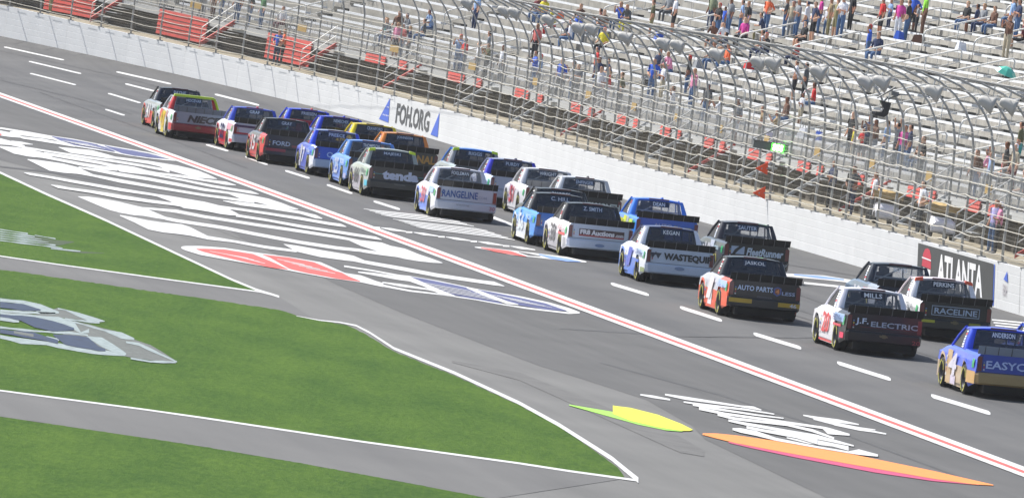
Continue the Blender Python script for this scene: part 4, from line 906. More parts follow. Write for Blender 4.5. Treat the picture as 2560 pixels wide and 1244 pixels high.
TR = [  # on white trucks the tail and bump greys have rear-face shade painted in
 dict(at=(403, 219), side='#8f98a0', hood='#20242c', roof='#14161a', pillar='#1c2436', tail=K, quarter='#9aa0a0', skirt='#d93a28', deck=K, num=('41', '#e8e8ea'), sp=[(-1.0, .3, .14, .30, '#e04432'), (.35, .9, .3, .8, '#7f8890')], st=('BAR', '#dfe8ef'), name='BAYNE', label='grey and black race truck with red skirts leading the pack along the dashes'),
 dict(at=(437, 239), side='#b9bfc4', hood='#c8cdd2', roof='#c4c9d2', pillar='#c62b2b', tail='#8b95a3', bump='#8c2428', quarter='#d8dade', skirt='#d9dbe0', spoiler='#6c7682', clear=1, cage=1, num=('42', '#e8c818'), sp=[(.25, -.55, .14, .9, '#e8cf20'), (.9, .3, .55, .95, '#d23030'), (-1.9, -2.4, .3, .55, '#d8383a'), (-1.0, -1.3, .7, .95, '#d03030')], tt=[('NIECE', -.42, .78, .64, .90, '#23272d')], shear=.25, bold=.05, edge='#c8e018', name='HOCEVAR', label='silver race truck with a neon yellow roof edge and a red bumper', shape=bow('#7a6a4a')),
 dict(at=(588, 267), side='#e6e7ec', hood='#e0e2ea', roof='#2a45b8', tail='#b6c0d2', bump='#aab4c4', quarter='#e9e9ee', skirt='#c63446', deck='#c8cfdc', num=('22', '#20265c'), pod='#d62f4a', sp=[(-1.95, -2.42, .28, .40, '#cc3344'), (-1.2, -2.3, .70, .92, '#f0a8b8')], tp=[(-.9, .9, .60, .66, '#a0293a'), (-.9, .9, .84, .92, '#26315e')], name='GRAF', label='white race truck with a blue roof, red pod and navy tailgate stripe'),
 dict(at=(667, 295), side='#5c6470', hood='#d02c30', roof='#15181c', tail='#191b20', bump='#24272c', quarter='#d4302c', skirt='#cf2e2c', num=('15', '#e6e7ea'), sp=[(.9, .35, .3, .85, '#d43230'), (-1.85, -2.4, .34, .60, '#e02c24')], st=('KART', '#c8b8be'), tt=[('FORD', -.66, -.06, .65, .80, '#b0c0d4')], tp=[(0.0, .85, .62, .70, '#7a2a2c'), (-.9, -.2, .44, .54, '#8c2430'), (.62, .88, .42, .52, '#4d6a90')], name='GRAY', label='black-tailed race truck with red flanks directly ahead of the royal blue one'),
 dict(at=(791, 324), side='#5266c8', hood='#c8cce0', roof='#8f9cb4', pillar='#1f49d6', tail='#274bc0', bump='#a9b6cc', quarter='#dfe2ea', skirt='#4c60c8', deck='#2448c0', num=('17', '#e9ecf5'), sp=[(.9, .5, .2, .9, '#b8bccc'), (-1.0, -2.3, .66, .96, '#4f7de0')], st=('Muller', '#bcd0f4'), tt=[('OAKLAND', -.52, .8, .66, .84, '#a9c0ec')], tp=[(.35, .6, .86, 1.1, '#c9b93a')], name='PREECE', label='royal blue race truck with white bumper and grey roof beside the sky blue one'),
 dict(at=(876, 350), side='#5b94dc', hood='#78a8e6', roof='#5b92de', tail='#1d3a5c', bump='#23405e', quarter='#5a92dc', skirt='#5f8be0', num=('25', '#cfd8e8'), clear=1, cage=1, sp=[(-1.1, -2.2, .66, .9, '#6aa4ee'), (-1.9, -2.3, .28, .44, '#a8b0d8')], st=('SR DLX', '#e6edf6'), tt=[('TUNITY', -.6, .6, .66, .80, '#88a8c8')], name='THOMPSON', nw=1, band=1, bandc='#2a4468', label='sky blue race truck, white pillars showing, beside the grey one with neon corners'),
 dict(at=(927, 371), side='#aab4ae', hood='#b4bcc0', roof='#9aa29e', tail='#191d1c', bump='#202422', quarter='#b4bcb8', skirt='#b2aeb8', num=('66', '#33363a'), corner='#d8f222', sp=[(-1.95, -2.36, .34, .52, '#43c0dc'), (-1.1, -2.2, .66, .92, '#b8cabc')], st=('VINS', '#5c6c70'), tt=[('tenda', -.50, .66, .61, .91, '#c3cbe2'), ('TOYOTA', -.10, .26, .46, .50, '#5c6462')], tp=[(-.76, -.48, .76, .775, '#1f8f94'), (.64, .82, .76, .775, '#1f8f94')], bold=.06, name='MAJESKI', strip=0, label='grey race truck with neon yellow roof corners and bold lowercase letters on black tailgate'),
 dict(at=(1095, 418), side='#e3e3ee', hood='#e6e6f0', roof='#dcdce8', tail='#b4bccb', bump='#b8becc', quarter='#e4e4ec', skirt='#7393e8', clear=1, cage=1, num=('30', '#dc5a66'), sp=[(-.9, .55, .14, .30, '#6d90ec'), (-1.1, -2.0, .74, .92, '#a9c8ee')], tt=[('RANGELINE', -.76, .34, .67, .89, '#33589a'), ('.COM', .34, .62, .70, .78, '#8f9cb4'), ('iracing', -.30, .10, .44, .49, '#8d93a0'), ('30', .72, .90, .38, .50, '#b07888')], bandc='#3c3438', name='FOGLEMAN', nw=1, label='all white race truck with blue web address lettering on its tailgate'),
 dict(at=(1342, 482), side='#3f96e6', hood='#1e2630', roof='#14181e', pillar='#1d2026', tail='#2a6cc0', bump='#2c66b4', quarter='#3f94ea', skirt='#d5dce6', num=('56', '#dfe8ee'), sp=[(-.95, .9, .13, .26, '#dcdfe6'), (-1.95, -2.4, .30, .44, '#3a9aee'), (.85, .5, .6, .95, '#8fb8e0')], st=('MICH', '#bfe2ff'), tt=[('UNITED', -.5, .6, .66, .82, '#e0e6f0')], name='C. HILL', label='bright blue race truck with a black cab, beside the white truck numbered 38'),
 dict(at=(1422, 507), side='#e9e8ec', hood='#e4e4ea', roof='#15191f', pillar='#1b1e26', tail='#c3cbd8', bump='#bcc5d4', quarter='#ececf0', skirt='#b4b2ba', num=('38', '#3a3c46'), sp=[(-.95, -2.1, .60, .68, '#e04444')] + [(-1.95 - .08 * k, -1.98 - .08 * k, .30, .56, '#555861') for k in range(5)], st=('HOLLEY', '#d89aa0'), tp=[(-.62, .68, .66, .86, '#4a3436'), (-.62, .68, .65, .69, '#a83c3c')], tt=[('FR8', -.59, -.30, .70, .84, '#e8e4e6'), ('Auctions', -.27, .40, .69, .84, '#e8e4e6'), ('.com', .42, .66, .69, .77, '#cfc8cc')], bold=.05, name='Z. SMITH', label='white race truck with a black cab, number 38 and a red and black tailgate sign', shape=oval('#7488ac')),
 dict(at=(1616, 565), side='#dfe3f0', hood='#e6e8f2', roof='#26356c', pillar='#e2e5f0', tail='#bcc8da', bump='#b9c5d8', quarter='#e6ecf4', skirt='#5c86dc', num=('1', '#3f5ed0'), sp=[(-.9, .2, .14, .36, '#4a7ee0'), (-1.95, -2.4, .30, .42, '#8fa06c'), (-1.0, -1.7, .52, .60, '#3c70d8'), (-1.1, -2.2, .72, .90, '#c8dcf4')], st=('QTEAM', '#8090b8'), tt=[('WASTEQUIP', -.46, .87, .66, .88, '#23282f')], bold=.05, name='KEGAN', nw=1, label='white race truck with a navy cab and triangle emblem beside black tailgate lettering', shape=multi(waste_logo, oval('#7d90b0', .48))),
 dict(at=(1821, 641), side='#b9bcc6', hood='#c0c4cc', roof='#161b24', pillar='#1c212c', tail='#181a20', bump='#15171c', quarter='#e25a34', skirt='#e4572f', num=('1', '#f0e8e8'), sp=[(-.95, .6, .14, .34, '#e8562c'), (-1.9, -2.4, .28, .66, '#ee5a32'), (.35, -.25, .2, .92, '#e8e2e6'), (-1.1, -2.2, .74, .92, '#a9c4ee')], st=('Fire', '#c8d8f4'), tt=[('AUTO PARTS', -.72, .20, .74, .87, '#c8daf6'), ('4', .27, .37, .72, .84, '#e09050'), ('LESS', .44, .78, .70, .79, '#a8bada'), ('TOYOTA', -.20, .20, .585, .62, '#5a6474'), ('46', .66, .84, .40, .50, '#cfcfd6')], tp=[(-.92, -.32, .42, .53, '#b9961c'), (.36, .92, .40, .51, '#b9961c')], name='JASKOL', nw=1, label='black-tailed race truck with orange flanks and two yellow bumper strips', shape=shield),
 dict(at=(2113, 720), side='#ececf2', hood='#e8e8f0', roof='#dedee8', pillar='#dcdce6', tail='#15161c', bump='#18191e', quarter='#26252c', skirt='#e4e2e6', clear=1, num=('20', '#e23c40'), sp=[(-.95, .9, .13, .18, '#e04848'), (-1.95, -2.3, .34, .48, '#f02c5c'), (-.95, -2.0, .60, .66, '#e04050'), (-1.0, -2.2, .72, .92, '#9ab8de')], st=('FESTIVE', '#4a6aa0'), tt=[('J.F.', -.72, -.40, .70, .88, '#d0def2'), ('ELECTRIC', -.34, .82, .69, .82, '#a8b6c8'), ('20', .70, .90, .34, .44, '#a04850')], tp=[(-.6, .9, .665, .675, '#70202a')], name='MILLS', nw=1, bandc='#182030', label='white race truck with red number 20 and thin spaced letters on a black tailgate', shape=bow('#6a6040')),
 dict(at=(2434, 819), side='#4a66d8', hood='#c8a060', roof='#2347d0', tail='#2343a8', bump='#a58a5c', quarter='#3c5cd8', skirt='#c8b090', num=('4', '#e0dcea'), deck='#2343a8', spoiler='#8490a4', sp=[(.9, .35, .14, .9, '#c8a878'), (-1.7, -2.42, .30, .58, '#d6ac6c'), (-.3, .3, .14, .34, '#d8cce0')], tt=[('EASYCARE', -.72, .76, .67, .85, '#b4c6f0')], name='ANDERSON', nw=1, label='royal blue and gold race truck nearest the camera at the right edge'),
 # outer lane
 dict(at=(725, 271), side='#4a6ad8', roof='#1f46dc', pillar='#2048dc', tail='#c8241c', spoiler='#c02820', quarter='#3c5cd0', num=('52', '#f0f0f4'), pod='#f04020', name='FRIESEN', label='blue race truck with a red spoiler, farthest up on the outer lane'),
 dict(at=(805, 290), side='#3a58c8', roof='#2238c4', pillar='#2040d0', tail='#202a40', quarter='#3048a8', num=('18', '#f0f0f4'), pod='#3048d0', name='NEMECHEK', label='deep blue race truck with a purple roof strip just ahead of the yellow-roofed one'),
 dict(at=(888, 308), side='#d8c020', roof='#ecd410', pillar='#f0d814', tail='#22242a', quarter='#c8b020', num=('88', '#202020'), name='CRAWFORD', label='race truck with a bright yellow roof on the outer lane'),
 dict(at=(962, 331), side='#b87838', roof='#e8923a', pillar='#ee8a32', tail='#33322e', bump='#2a2a28', quarter='#a87038', num=('98', '#20201c'), tt=[('NATIONAL', -.8, .84, .62, .90, '#b8842c')], bold=.04, name='JOHNSON', label='race truck with an orange roof beside the wall lettering'),
 dict(at=(1137, 370), side='#9aa4a8', roof='#3d84e4', pillar='#9a9ca0', tail='#3c4448', quarter='#a4b0b0', num=('19', '#303030'), corner='#cdf020', st=('AMCO', '#5c7078'), name='RIGGS', deck='#3a3c40', strip=0, label='grey race truck with a light blue roof and neon roof corners'),
 dict(at=(1229, 396), side='#c8d0e8', roof='#8c94b4', pillar='#3a3ad0', tail='#a8b0b8', bump='#a4acb4', quarter='#c4d4e8', num=('5', '#303060'), st=('Kell', '#8090c0'), pod='#303a5c', name='PURDY', label='pale grey race truck with violet-blue cab pillars'),
 dict(at=(1316, 420), side='#dcdce2', hood='#9090d0', roof='#dadade', pillar='#d8d8de', tail='#c0c0c4', quarter='#e0dfe4', clear=1, cage=1, spoiler='#9c9c9e', num=('51', '#c83444'), sp=[(.9, .3, .3, .9, '#c8b0c0')], name='WRIGHT', nw=1, label='white race truck with a grey spoiler, right behind the violet-pillared one'),
 dict(at=(1345, 470), side='#383c40', hood='#e0662e', roof='#181b1e', pillar='#202428', tail='#202020', quarter='#383838', num=('99', '#e8e8e8'), name='RHODES', nw=1, label='black race truck mostly hidden behind the bright blue one, its orange nose showing', sp=[(.9, .4, .2, .7, '#e8622c')]),
 dict(at=(1407, 441), side='#c8cacc', roof='#dcdee0', pillar='#d0d2d6', tail='#2b2c2a', bump='#262725', quarter='#383a38', clear=1, num=('24', '#202020'), pod='#444444', tt=[('TRUCK MONTH', -.66, .88, .64, .84, '#bac4c0')], bold=.04, name='ENFINGER', label='race truck with a white cab and pale block letters on a tall black tailgate'),
 dict(at=(1590, 495), side='#3f86e0', hood='#5090e4', roof='#2f78e0', pillar='#3680e6', tail='#2f66c8', bump='#2c5cb8', quarter='#3c88e6', deck='#2b5cb4', clear=1, cage=1, num=('7', '#e8ea38'), sp=[(-.2, -.8, .55, .95, '#e6ee30'), (-.9, -1.4, .6, .95, '#c8d0d8'), (-1.5, -2.0, .62, .9, '#d0e850')], tt=[('AUTO', -.40, .14, .76, .86, '#a9b8d8'), ('Ohio.com', .18, .72, .74, .84, '#a8a830')], pod='#2f70d0', name='DEAN', nw=1, label='azure race truck with yellow patches on its flank, close to the wall'),
 dict(at=(1809, 554), side='#4c5660', hood='#c890a0', roof='#26242e', pillar='#2c2c36', tail='#191a1c', bump='#181a1b', quarter='#3c444c', clear=1, num=('12', '#d8d8e0'), st=('Cummins', '#c8e0ec'), sp=[(-.2, -.9, .6, .95, '#c8d0e0')], tt=[('FleetRunner', -.30, .76, .66, .88, '#bccada'), ('97', .74, .90, .42, .50, '#a0a4a8')], bold=.04, shear=.2, name='SAUTER', label='dark race truck with a light blue road emblem and italic tailgate lettering', shape=fleet_logo),
 dict(at=(2186, 658), side='#5f7288', hood='#7088a4', roof='#1d2634', pillar='#1e2838', tail='#1a1c20', quarter='#98a0b0', clear=1, cage=1, num=('12', '#e8e8f0'), st=('WAVE', '#e84a4c'), name='BOYD', band=0, nw=1, label='navy race truck half hidden behind the white ones, closest to the grey wall board'),
 dict(at=(2293, 694), side='#e0e0e4', hood='#4868a0', roof='#e9dce0', pillar='#e6e6ec', tail='#181a1c', bump='#1c1e20', quarter='#e8e8ea', clear=1, corner='#f0542c', num=('76', '#303030'), st=('CELLAR', '#707880'), tt=[('RACELINE', -.55, .56, .70, .85, '#a0b4cc')], tp=[(-.86, -.52, .46, .53, '#a8a824'), (.36, .66, .46, .53, '#8a8c24')], shape=multi(box_logo, bow('#5a5436', .48)), name='PERKINS', nw=1, bandc='#14202e', label='race truck with boxed lettering on a black tailgate and orange-red roof corners'),
 dict(at=(2574, 812), side='#4a66c8', hood='#e04468', roof='#3058d0', tail='#24408a', quarter='#3c5cd0', num=('9', '#e0dcea'), pod='#e84060', sp=[(.9, .2, .4, .9, '#e04468')], name='WOOD', label='blue race truck with a pink nose, only its left corner inside the right edge'),
]
for d in TR: truck(d)
# neon roof edging on the silver truck runs the full roof width and down the right pillar
# ------------------------------------------------------------------ loudspeakers, signal light, arrows and camera on the fence
M_HORN = mat('horn_grey', (.46, .45, .42), .6, var=.08, scale=2)
def locate(px, py, w, lo=3.0, hi=None):      # node index whose point at offset w lies on this pixel column
    best = None
    for i in np.arange(2.0, NN - 3, .05):
        x, y, z = at_sw(i, w); e = abs(ray(px, py).x * y - x)
        if best is None or e < best[0]: best = (e, i, x, y)
    _, i, x, y = best; return i, Vector((x, y, CAM_H + ray(px, py).z * y))
HORN = [(1166,8),(1259,27),(1285,31),(1370,49),(1445,69),(1478,72),(1563,93),(1658,108),(1692,113),(1790,135),(1895,155),(1930,157),(2044,179),(2163,204),(2203,204),(2333,228),(2466,256),(2521,261)]
PAIR = {1: 'left', 2: 'right', 4: 'left', 5: 'right', 7: 'left', 8: 'right', 10: 'left', 11: 'right', 13: 'left', 14: 'right', 16: 'left', 17: 'right'}
ordn = ['first', 'second', 'third', 'fourth', 'fifth', 'sixth', 'seventh', 'eighth', 'ninth', 'tenth', 'eleventh', 'twelfth', 'thirteenth', 'fourteenth', 'fifteenth', 'sixteenth', 'seventeenth', 'last']
def horn_m(mb): mb.lathe([(-.24, .001), (-.235, .06), (-.20, .10), (-.12, .135), (0, .17), (.13, .22), (.22, .265), (.225, .25), (.10, .16), (.0, .05), (0, 0)], 18)
shp('horn', horn_m, True)
for k, (px, py) in enumerate(HORN):
    i, p = locate(px, py, -1.25); r = empty('loudspeaker', p); ang = math.atan2(NRM[int(i)][1], NRM[int(i)][0])
    r.rotation_euler = (0, math.radians(14), ang + math.radians(-14)); r.scale = (1.12,) * 3
    part('horn', 'horn', [M_HORN], r)
    mb = MB(); mb.tube([(-.05, 0, -.2), (-.05, 0, .35)], .02, 5); mb.box((-.05, 0, -.2), (.12, .3, .03)); mb.build('bracket', M_GREY, r)
    where = 'single' if k not in PAIR else PAIR[k] + ' one of a pair'
    tag(r, f'grey horn loudspeaker under the fence top, {ordn[k]} from the left, {where}', 'loudspeaker', 'horn loudspeakers along the catch fence')
i, p = locate(1925, 366, -.45); r = empty('signal_light', p); r.scale = (1.25,) * 3; ang = math.atan2(NRM[int(i)][1], NRM[int(i)][0]); r.rotation_euler = (0, 0, ang)
mb = MB(); mb.box((0, 0, 0), (.95, .18, .20)); mb.box((0, -.10, .11), (1.0, .06, .02)); mb.build('housing', mat('signal_housing', (.16, .17, .16), .6), r)
mb = MB()
for a in range(3):
    for b in range(2): mb.lathe([(-.098, 0), (-.115, .03), (-.10, .045)], 10, 'Y', (.10 + .095 * a, 0, -.045 + .09 * b))
mb.build('green_lamp', mat('lamp_green', (.12, 1., .08), .4, emit=30.), r)
mb = MB(); mb.box((.19, -.094, 0), (.34, .01, .2)); mb.build('lamp_board', mat('lamp_board', (.04, .55, .03), .4, emit=6.), r)
mb = MB(); mb.tube([(-.5, 0, .12), (.55, 0, .80)], .02, 5); mb.tube([(.48, 0, -.2), (.48, .1, .1)], .03, 5); mb.build('arm', M_CAGED, r)
tag(r, 'dark signal box with lit green lamps sticking out from the catch fence', 'signal light')
M_ARW = mat('arrow_orange', (.95, .10, .02), .5)
for px, py, lb in ((1905, 421, 'upper orange-red arrow plate pointing left, under the green signal light'), (1897, 482, 'lower orange-red arrow plate pointing left, just above the white wall')):
    i, p = locate(px, py, -.30); r = empty('arrow_plate', p, (0, -.16, math.atan2(NRM[int(i)][1], NRM[int(i)][0]))); r.scale = (1.15,) * 3
    mb = MB(); mb.hexa([(-.18, 0, -.01), (.17, 0, -.19), (.17, .03, -.19), (-.18, .03, -.01), (-.18, 0, .01), (.19, 0, .19), (.19, .03, .19), (-.18, .03, .01)]); mb.build('plate', M_ARW, r)
    mb = MB(); mb.box((0, -.004, 0), (.03, .006, .05)); mb.box((.3, .0, 0), (.32, .03, .03)); mb.build('bracket', M_GREY, r); tag(r, lb, 'arrow sign')
i, p = locate(2207, 270, -1.0); r = empty('fence_camera', p, (0, 0, math.atan2(NRM[int(i)][1], NRM[int(i)][0])))
sh = [(-.13, .22), (.21, .20), (.17, -.18), (.07, -.28), (-.24, -.26), (-.22, -.14), (-.05, -.13), (.02, .0), (-.06, .12)]
mb = MB(); k_ = len(sh)
mb.face([(x, -.15, z) for x, z in sh][::-1] if False else [(x, -.15, z) for x, z in sh][::-1][::-1]); mb.face([(x, .15, z) for x, z in sh][::-1])
for a in range(k_):
    b = (a + 1) % k_; mb.face([(sh[a][0], -.15, sh[a][1]), (sh[a][0], .15, sh[a][1]), (sh[b][0], .15, sh[b][1]), (sh[b][0], -.15, sh[b][1])])
mb.build('camera_housing', M_BLK, r)
mb = MB(); mb.tube([(-.22, 0, .28), (.28, 0, .70)], .025, 5); mb.tube([(-.22, .08, .27), (.28, .08, .66)], .02, 5); mb.tube([(.12, 0, .30), (.45, 0, .50)], .03, 5); mb.box((.3, 0, .5), (.22, .16, .14)); mb.tube([(0, 0, .2), (.1, 0, .36)], .03, 5); mb.tube([(.45, 0, .5), (.9, 0, .55)], .02, 5); mb.build('crane_arm', M_CAGED, r)
mb = MB(); mb.lathe([(-.30, .0), (-.30, .05), (-.22, .06)], 12, 'X', (-.02, 0, -.2)); mb.build('lens', M_GDK, r)
tag(r, 'black remote camera hanging on a small crane arm from the catch fence', 'camera')
# utility carts on the walkway
for px, py, lb in ((2212, 520, 'white-hooded utility cart with a tan cover behind the fence, left of its twin'), (2352, 549, 'white-hooded utility cart with a tan cover behind the fence, nearer the grey wall board')):
    i, p = locate(px, py, 2.6); x, y, z = at_sw(i, 2.6); r = empty('utility_cart', (x, y, z - .06), (0, 0, math.atan2(NRM[int(i)][1], NRM[int(i)][0])))
    mb = MB(); rows = []
    for yy, hh in ((-.7, .30), (-.66, .52), (-.45, .66), (0, .70), (.3, .72)):
        rows.append([(-.40, yy, .26), (-.40, yy, hh - .08), (-.30, yy, hh), (.30, yy, hh), (.40, yy, hh - .08), (.40, yy, .26)])
    mb.grid(rows); mb.face(rows[0]); mb.build('hood', paint('#e4e4ea'), r)
    mb = MB(); mb.box((0, .3, .30), (.8, 1.6, .16)); mb.box((0, .2, .55), (.7, .2, .35)); mb.build('chassis', M_BLK, r)
    mb = MB(); rows = [[(xx, yy, 1.12 + .05 * math.sin(xx * 7 + yy * 3) - .12 * abs(xx)) for xx in np.linspace(-.5, .5, 7)] for yy in (-.35, 0, .4, .8)]; mb.grid(rows); mb.grid([rows[0], [(q[0], q[1] - .05, q[2] - .22) for q in rows[0]]]); mb.build('canopy', mat('canopy_tan', (.42, .29, .11), .9, var=.15, scale=3), r)
    for sx in (-.4, .4): mb = MB(); mb.tube([(sx, -.2, .5), (sx, -.2, 1.1)], .02, 5); mb.build('canopy_pole', M_GREY, r)
    for sx in (-.36, .36):
        for sy in (-.42, .85): mb = MB(); mb.lathe([(-.06, .1), (-.06, .2), (0, .22), (.06, .2), (.06, .1)], 14, 'X', (sx, sy, .22)); mb.build('wheel', M_TYRE, r)
    tag(r, lb, 'utility cart', 'utility carts on the walkway')

# ------------------------------------------------------------------ the hazy air of a sunny afternoon
mb = MB(); mb.box((0, 3750, 12.9), (10400, 9000, 28.2)); hz = mb.mesh('haze'); hm = bpy.data.materials.new('haze'); hm.use_nodes = True; hm.node_tree.nodes.clear()
ho = hm.node_tree.nodes.new('ShaderNodeOutputMaterial'); hp_ = hm.node_tree.nodes.new('ShaderNodeVolumePrincipled'); hp_.inputs['Density'].default_value = .00009; hp_.inputs['Color'].default_value = (.96, .97, 1, 1); hp_.inputs['Anisotropy'].default_value = 0
hm.node_tree.links.new(hp_.outputs[0], ho.inputs[1]); hz.materials.append(hm); tag(link('haze', hz), kind='stuff')
# ------------------------------------------------------------------ people
def person_mesh(name, pose):
    V = []; Ed = []; R = []; TG = []
    def v(p, r): V.append(p); R.append(r); return len(V) - 1
    def e(a, b, t): Ed.append((a, b)); TG.append(t)
    sit = pose.startswith('sit'); pz, py = (.56, -.33) if sit else (.94, 0)
    ln = {'sit': .03, 'sit_lean': .20, 'sit_phone': .08}.get(pose, .02)
    pel = v((0, py, pz), (.145, .11)); sp_ = v((0, py + ln * .4, pz + .22), (.135, .105)); ch = v((0, py + ln * .8, pz + .42), (.165, .115)); nk = v((0, py + ln, pz + .55), (.055, .055))
    h0 = v((0, py + ln + .015, pz + .635), (.072, .082)); h1 = v((0, py + ln + .02, pz + .72), (.082, .094)); h2 = v((0, py + ln + .01, pz + .79), (.055, .062))
    e(pel, sp_, 1); e(sp_, ch, 1); e(ch, nk, 1); e(nk, h0, 0); e(h0, h1, 0); e(h1, h2, 3)
    A = {'stand': (((-.25, -.02, .18), (-.26, .06, -.06), (-.26, .09, -.14)),) * 2,
         'shade': (((-.32, .10, .38), (-.12, .16, .62), (-.04, .14, .66)), ((-.25, -.02, .18), (-.26, .06, -.06), (-.26, .09, -.14))),
         'phone': (((-.24, .16, .28), (-.09, .30, .50), (-.05, .33, .56)),) * 2,
         'cross': (((-.25, .06, .20), (-.04, .20, .24), (.06, .20, .26)),) * 2,
         'cheer': (((-.30, .05, .62), (-.34, .08, .86), (-.34, .08, .95)),) * 2,
         'hips': (((-.36, -.06, .20), (-.19, .08, .08), (-.15, .10, .05)),) * 2,
         'sit': (((-.25, .05, .16), (-.18, .28, .06), (-.14, .36, .05)),) * 2,
         'sit_lean': (((-.24, .24, .20), (-.10, .42, .16), (-.04, .44, .20)),) * 2,
         'sit_phone': (((-.24, .18, .26), (-.09, .32, .50), (-.05, .34, .56)),) * 2}[pose]
    for s, arm in zip((1, -1), A):
        sh_ = v((s * -.185, py + ln * .8, pz + .46), (.062, .062)); e(ch, sh_, 1)
        el = v((s * arm[0][0], py + arm[0][1], pz + arm[0][2]), (.043, .043)); wr = v((s * arm[1][0], py + arm[1][1], pz + arm[1][2]), (.030, .030)); hd = v((s * arm[2][0], py + arm[2][1], pz + arm[2][2]), (.036, .026))
        e(sh_, el, 1); e(el, wr, 0); e(wr, hd, 0)
        hp = v((s * -.09, py, pz - .06), (.095, .095)); e(pel, hp, 2)
        if sit: kn = v((s * -.11, py + .40, .50), (.065, .065)); an = v((s * -.11, py + .38, .10), (.042, .042))
        else: kn = v((s * -.105, .015, .50), (.062, .066)); an = v((s * -.11, -.01, .09), (.042, .045))
        to = v((s * -.115, an and (V[an][1] + .15), .045), (.042, .032)); e(hp, kn, 2); e(kn, an, 5); e(an, to, 4)
    me = bpy.data.meshes.new(name); me.from_pydata(V, Ed, []); ob = bpy.data.objects.new(name, me); COL.objects.link(ob)
    sk = ob.modifiers.new('s', 'SKIN'); sub = ob.modifiers.new('u', 'SUBSURF'); sub.levels = 1
    for i, r in enumerate(R): me.skin_vertices[0].data[i].radius = r; me.skin_vertices[0].data[i].use_root = (i == 0)
    out = bpy.data.meshes.new_from_object(ob.evaluated_get(bpy.context.evaluated_depsgraph_get())); bpy.data.objects.remove(ob); bpy.data.meshes.remove(me)
    A_ = np.array([V[a] for a, b in Ed]); B_2 = np.array([V[b] for a, b in Ed]); AB = B_2 - A_; L2 = (AB ** 2).sum(1)
    hc = np.array(V[h1])
    for p in out.polygons:
        c = np.array(p.center); t = np.clip(((c - A_) * AB).sum(1) / L2, 0, 1); d = ((c - A_ - AB * t[:, None]) ** 2).sum(1); k = int(np.argmin(d)); tg = TG[k]
        if tg in (0, 3) and k < 7: tg = 3 if (c[2] > hc[2] + .03 or (c[1] < hc[1] - .02 and c[2] > hc[2] - .09)) else 0
        p.material_index = tg; p.use_smooth = True
    # nose
    out.name = name
    return out
PM = {p: person_mesh('figure_' + p, p) for p in ('stand', 'shade', 'phone', 'cross', 'cheer', 'hips', 'sit', 'sit_lean', 'sit_phone')}
SKINS = ['#c99a7c', '#b98468', '#d8ab8e', '#8a5c44', '#c08c70']; HAIRS = ['#3a2a20', '#22201e', '#6b4a2c', '#a07c48', '#4c3628']
NAMES_C = {'sage': '#7c8468', 'black': '#24262a', 'navy': '#2c3a5c', 'blue': '#2a5cc8', 'grey': '#85898e', 'light blue': '#8aa8d0', 'lavender': '#b0aade', 'magenta': '#d03a98', 'white': '#dcdee4', 'orange': '#e86a3c', 'dark grey': '#4c5054', 'tan': '#a08a68', 'khaki': '#8c845c', 'red': '#c82c2c', 'brown': '#6a4a3a', 'maroon': '#6c2c34', 'pink': '#dc8cac', 'salmon': '#c86c68', 'olive': '#5c5c40', 'yellow': '#d8cc30', 'lime green': '#8cd038', 'teal': '#3c9090', 'green': '#4c7a50', 'denim': '#4a6890', 'beige': '#b4a890'}
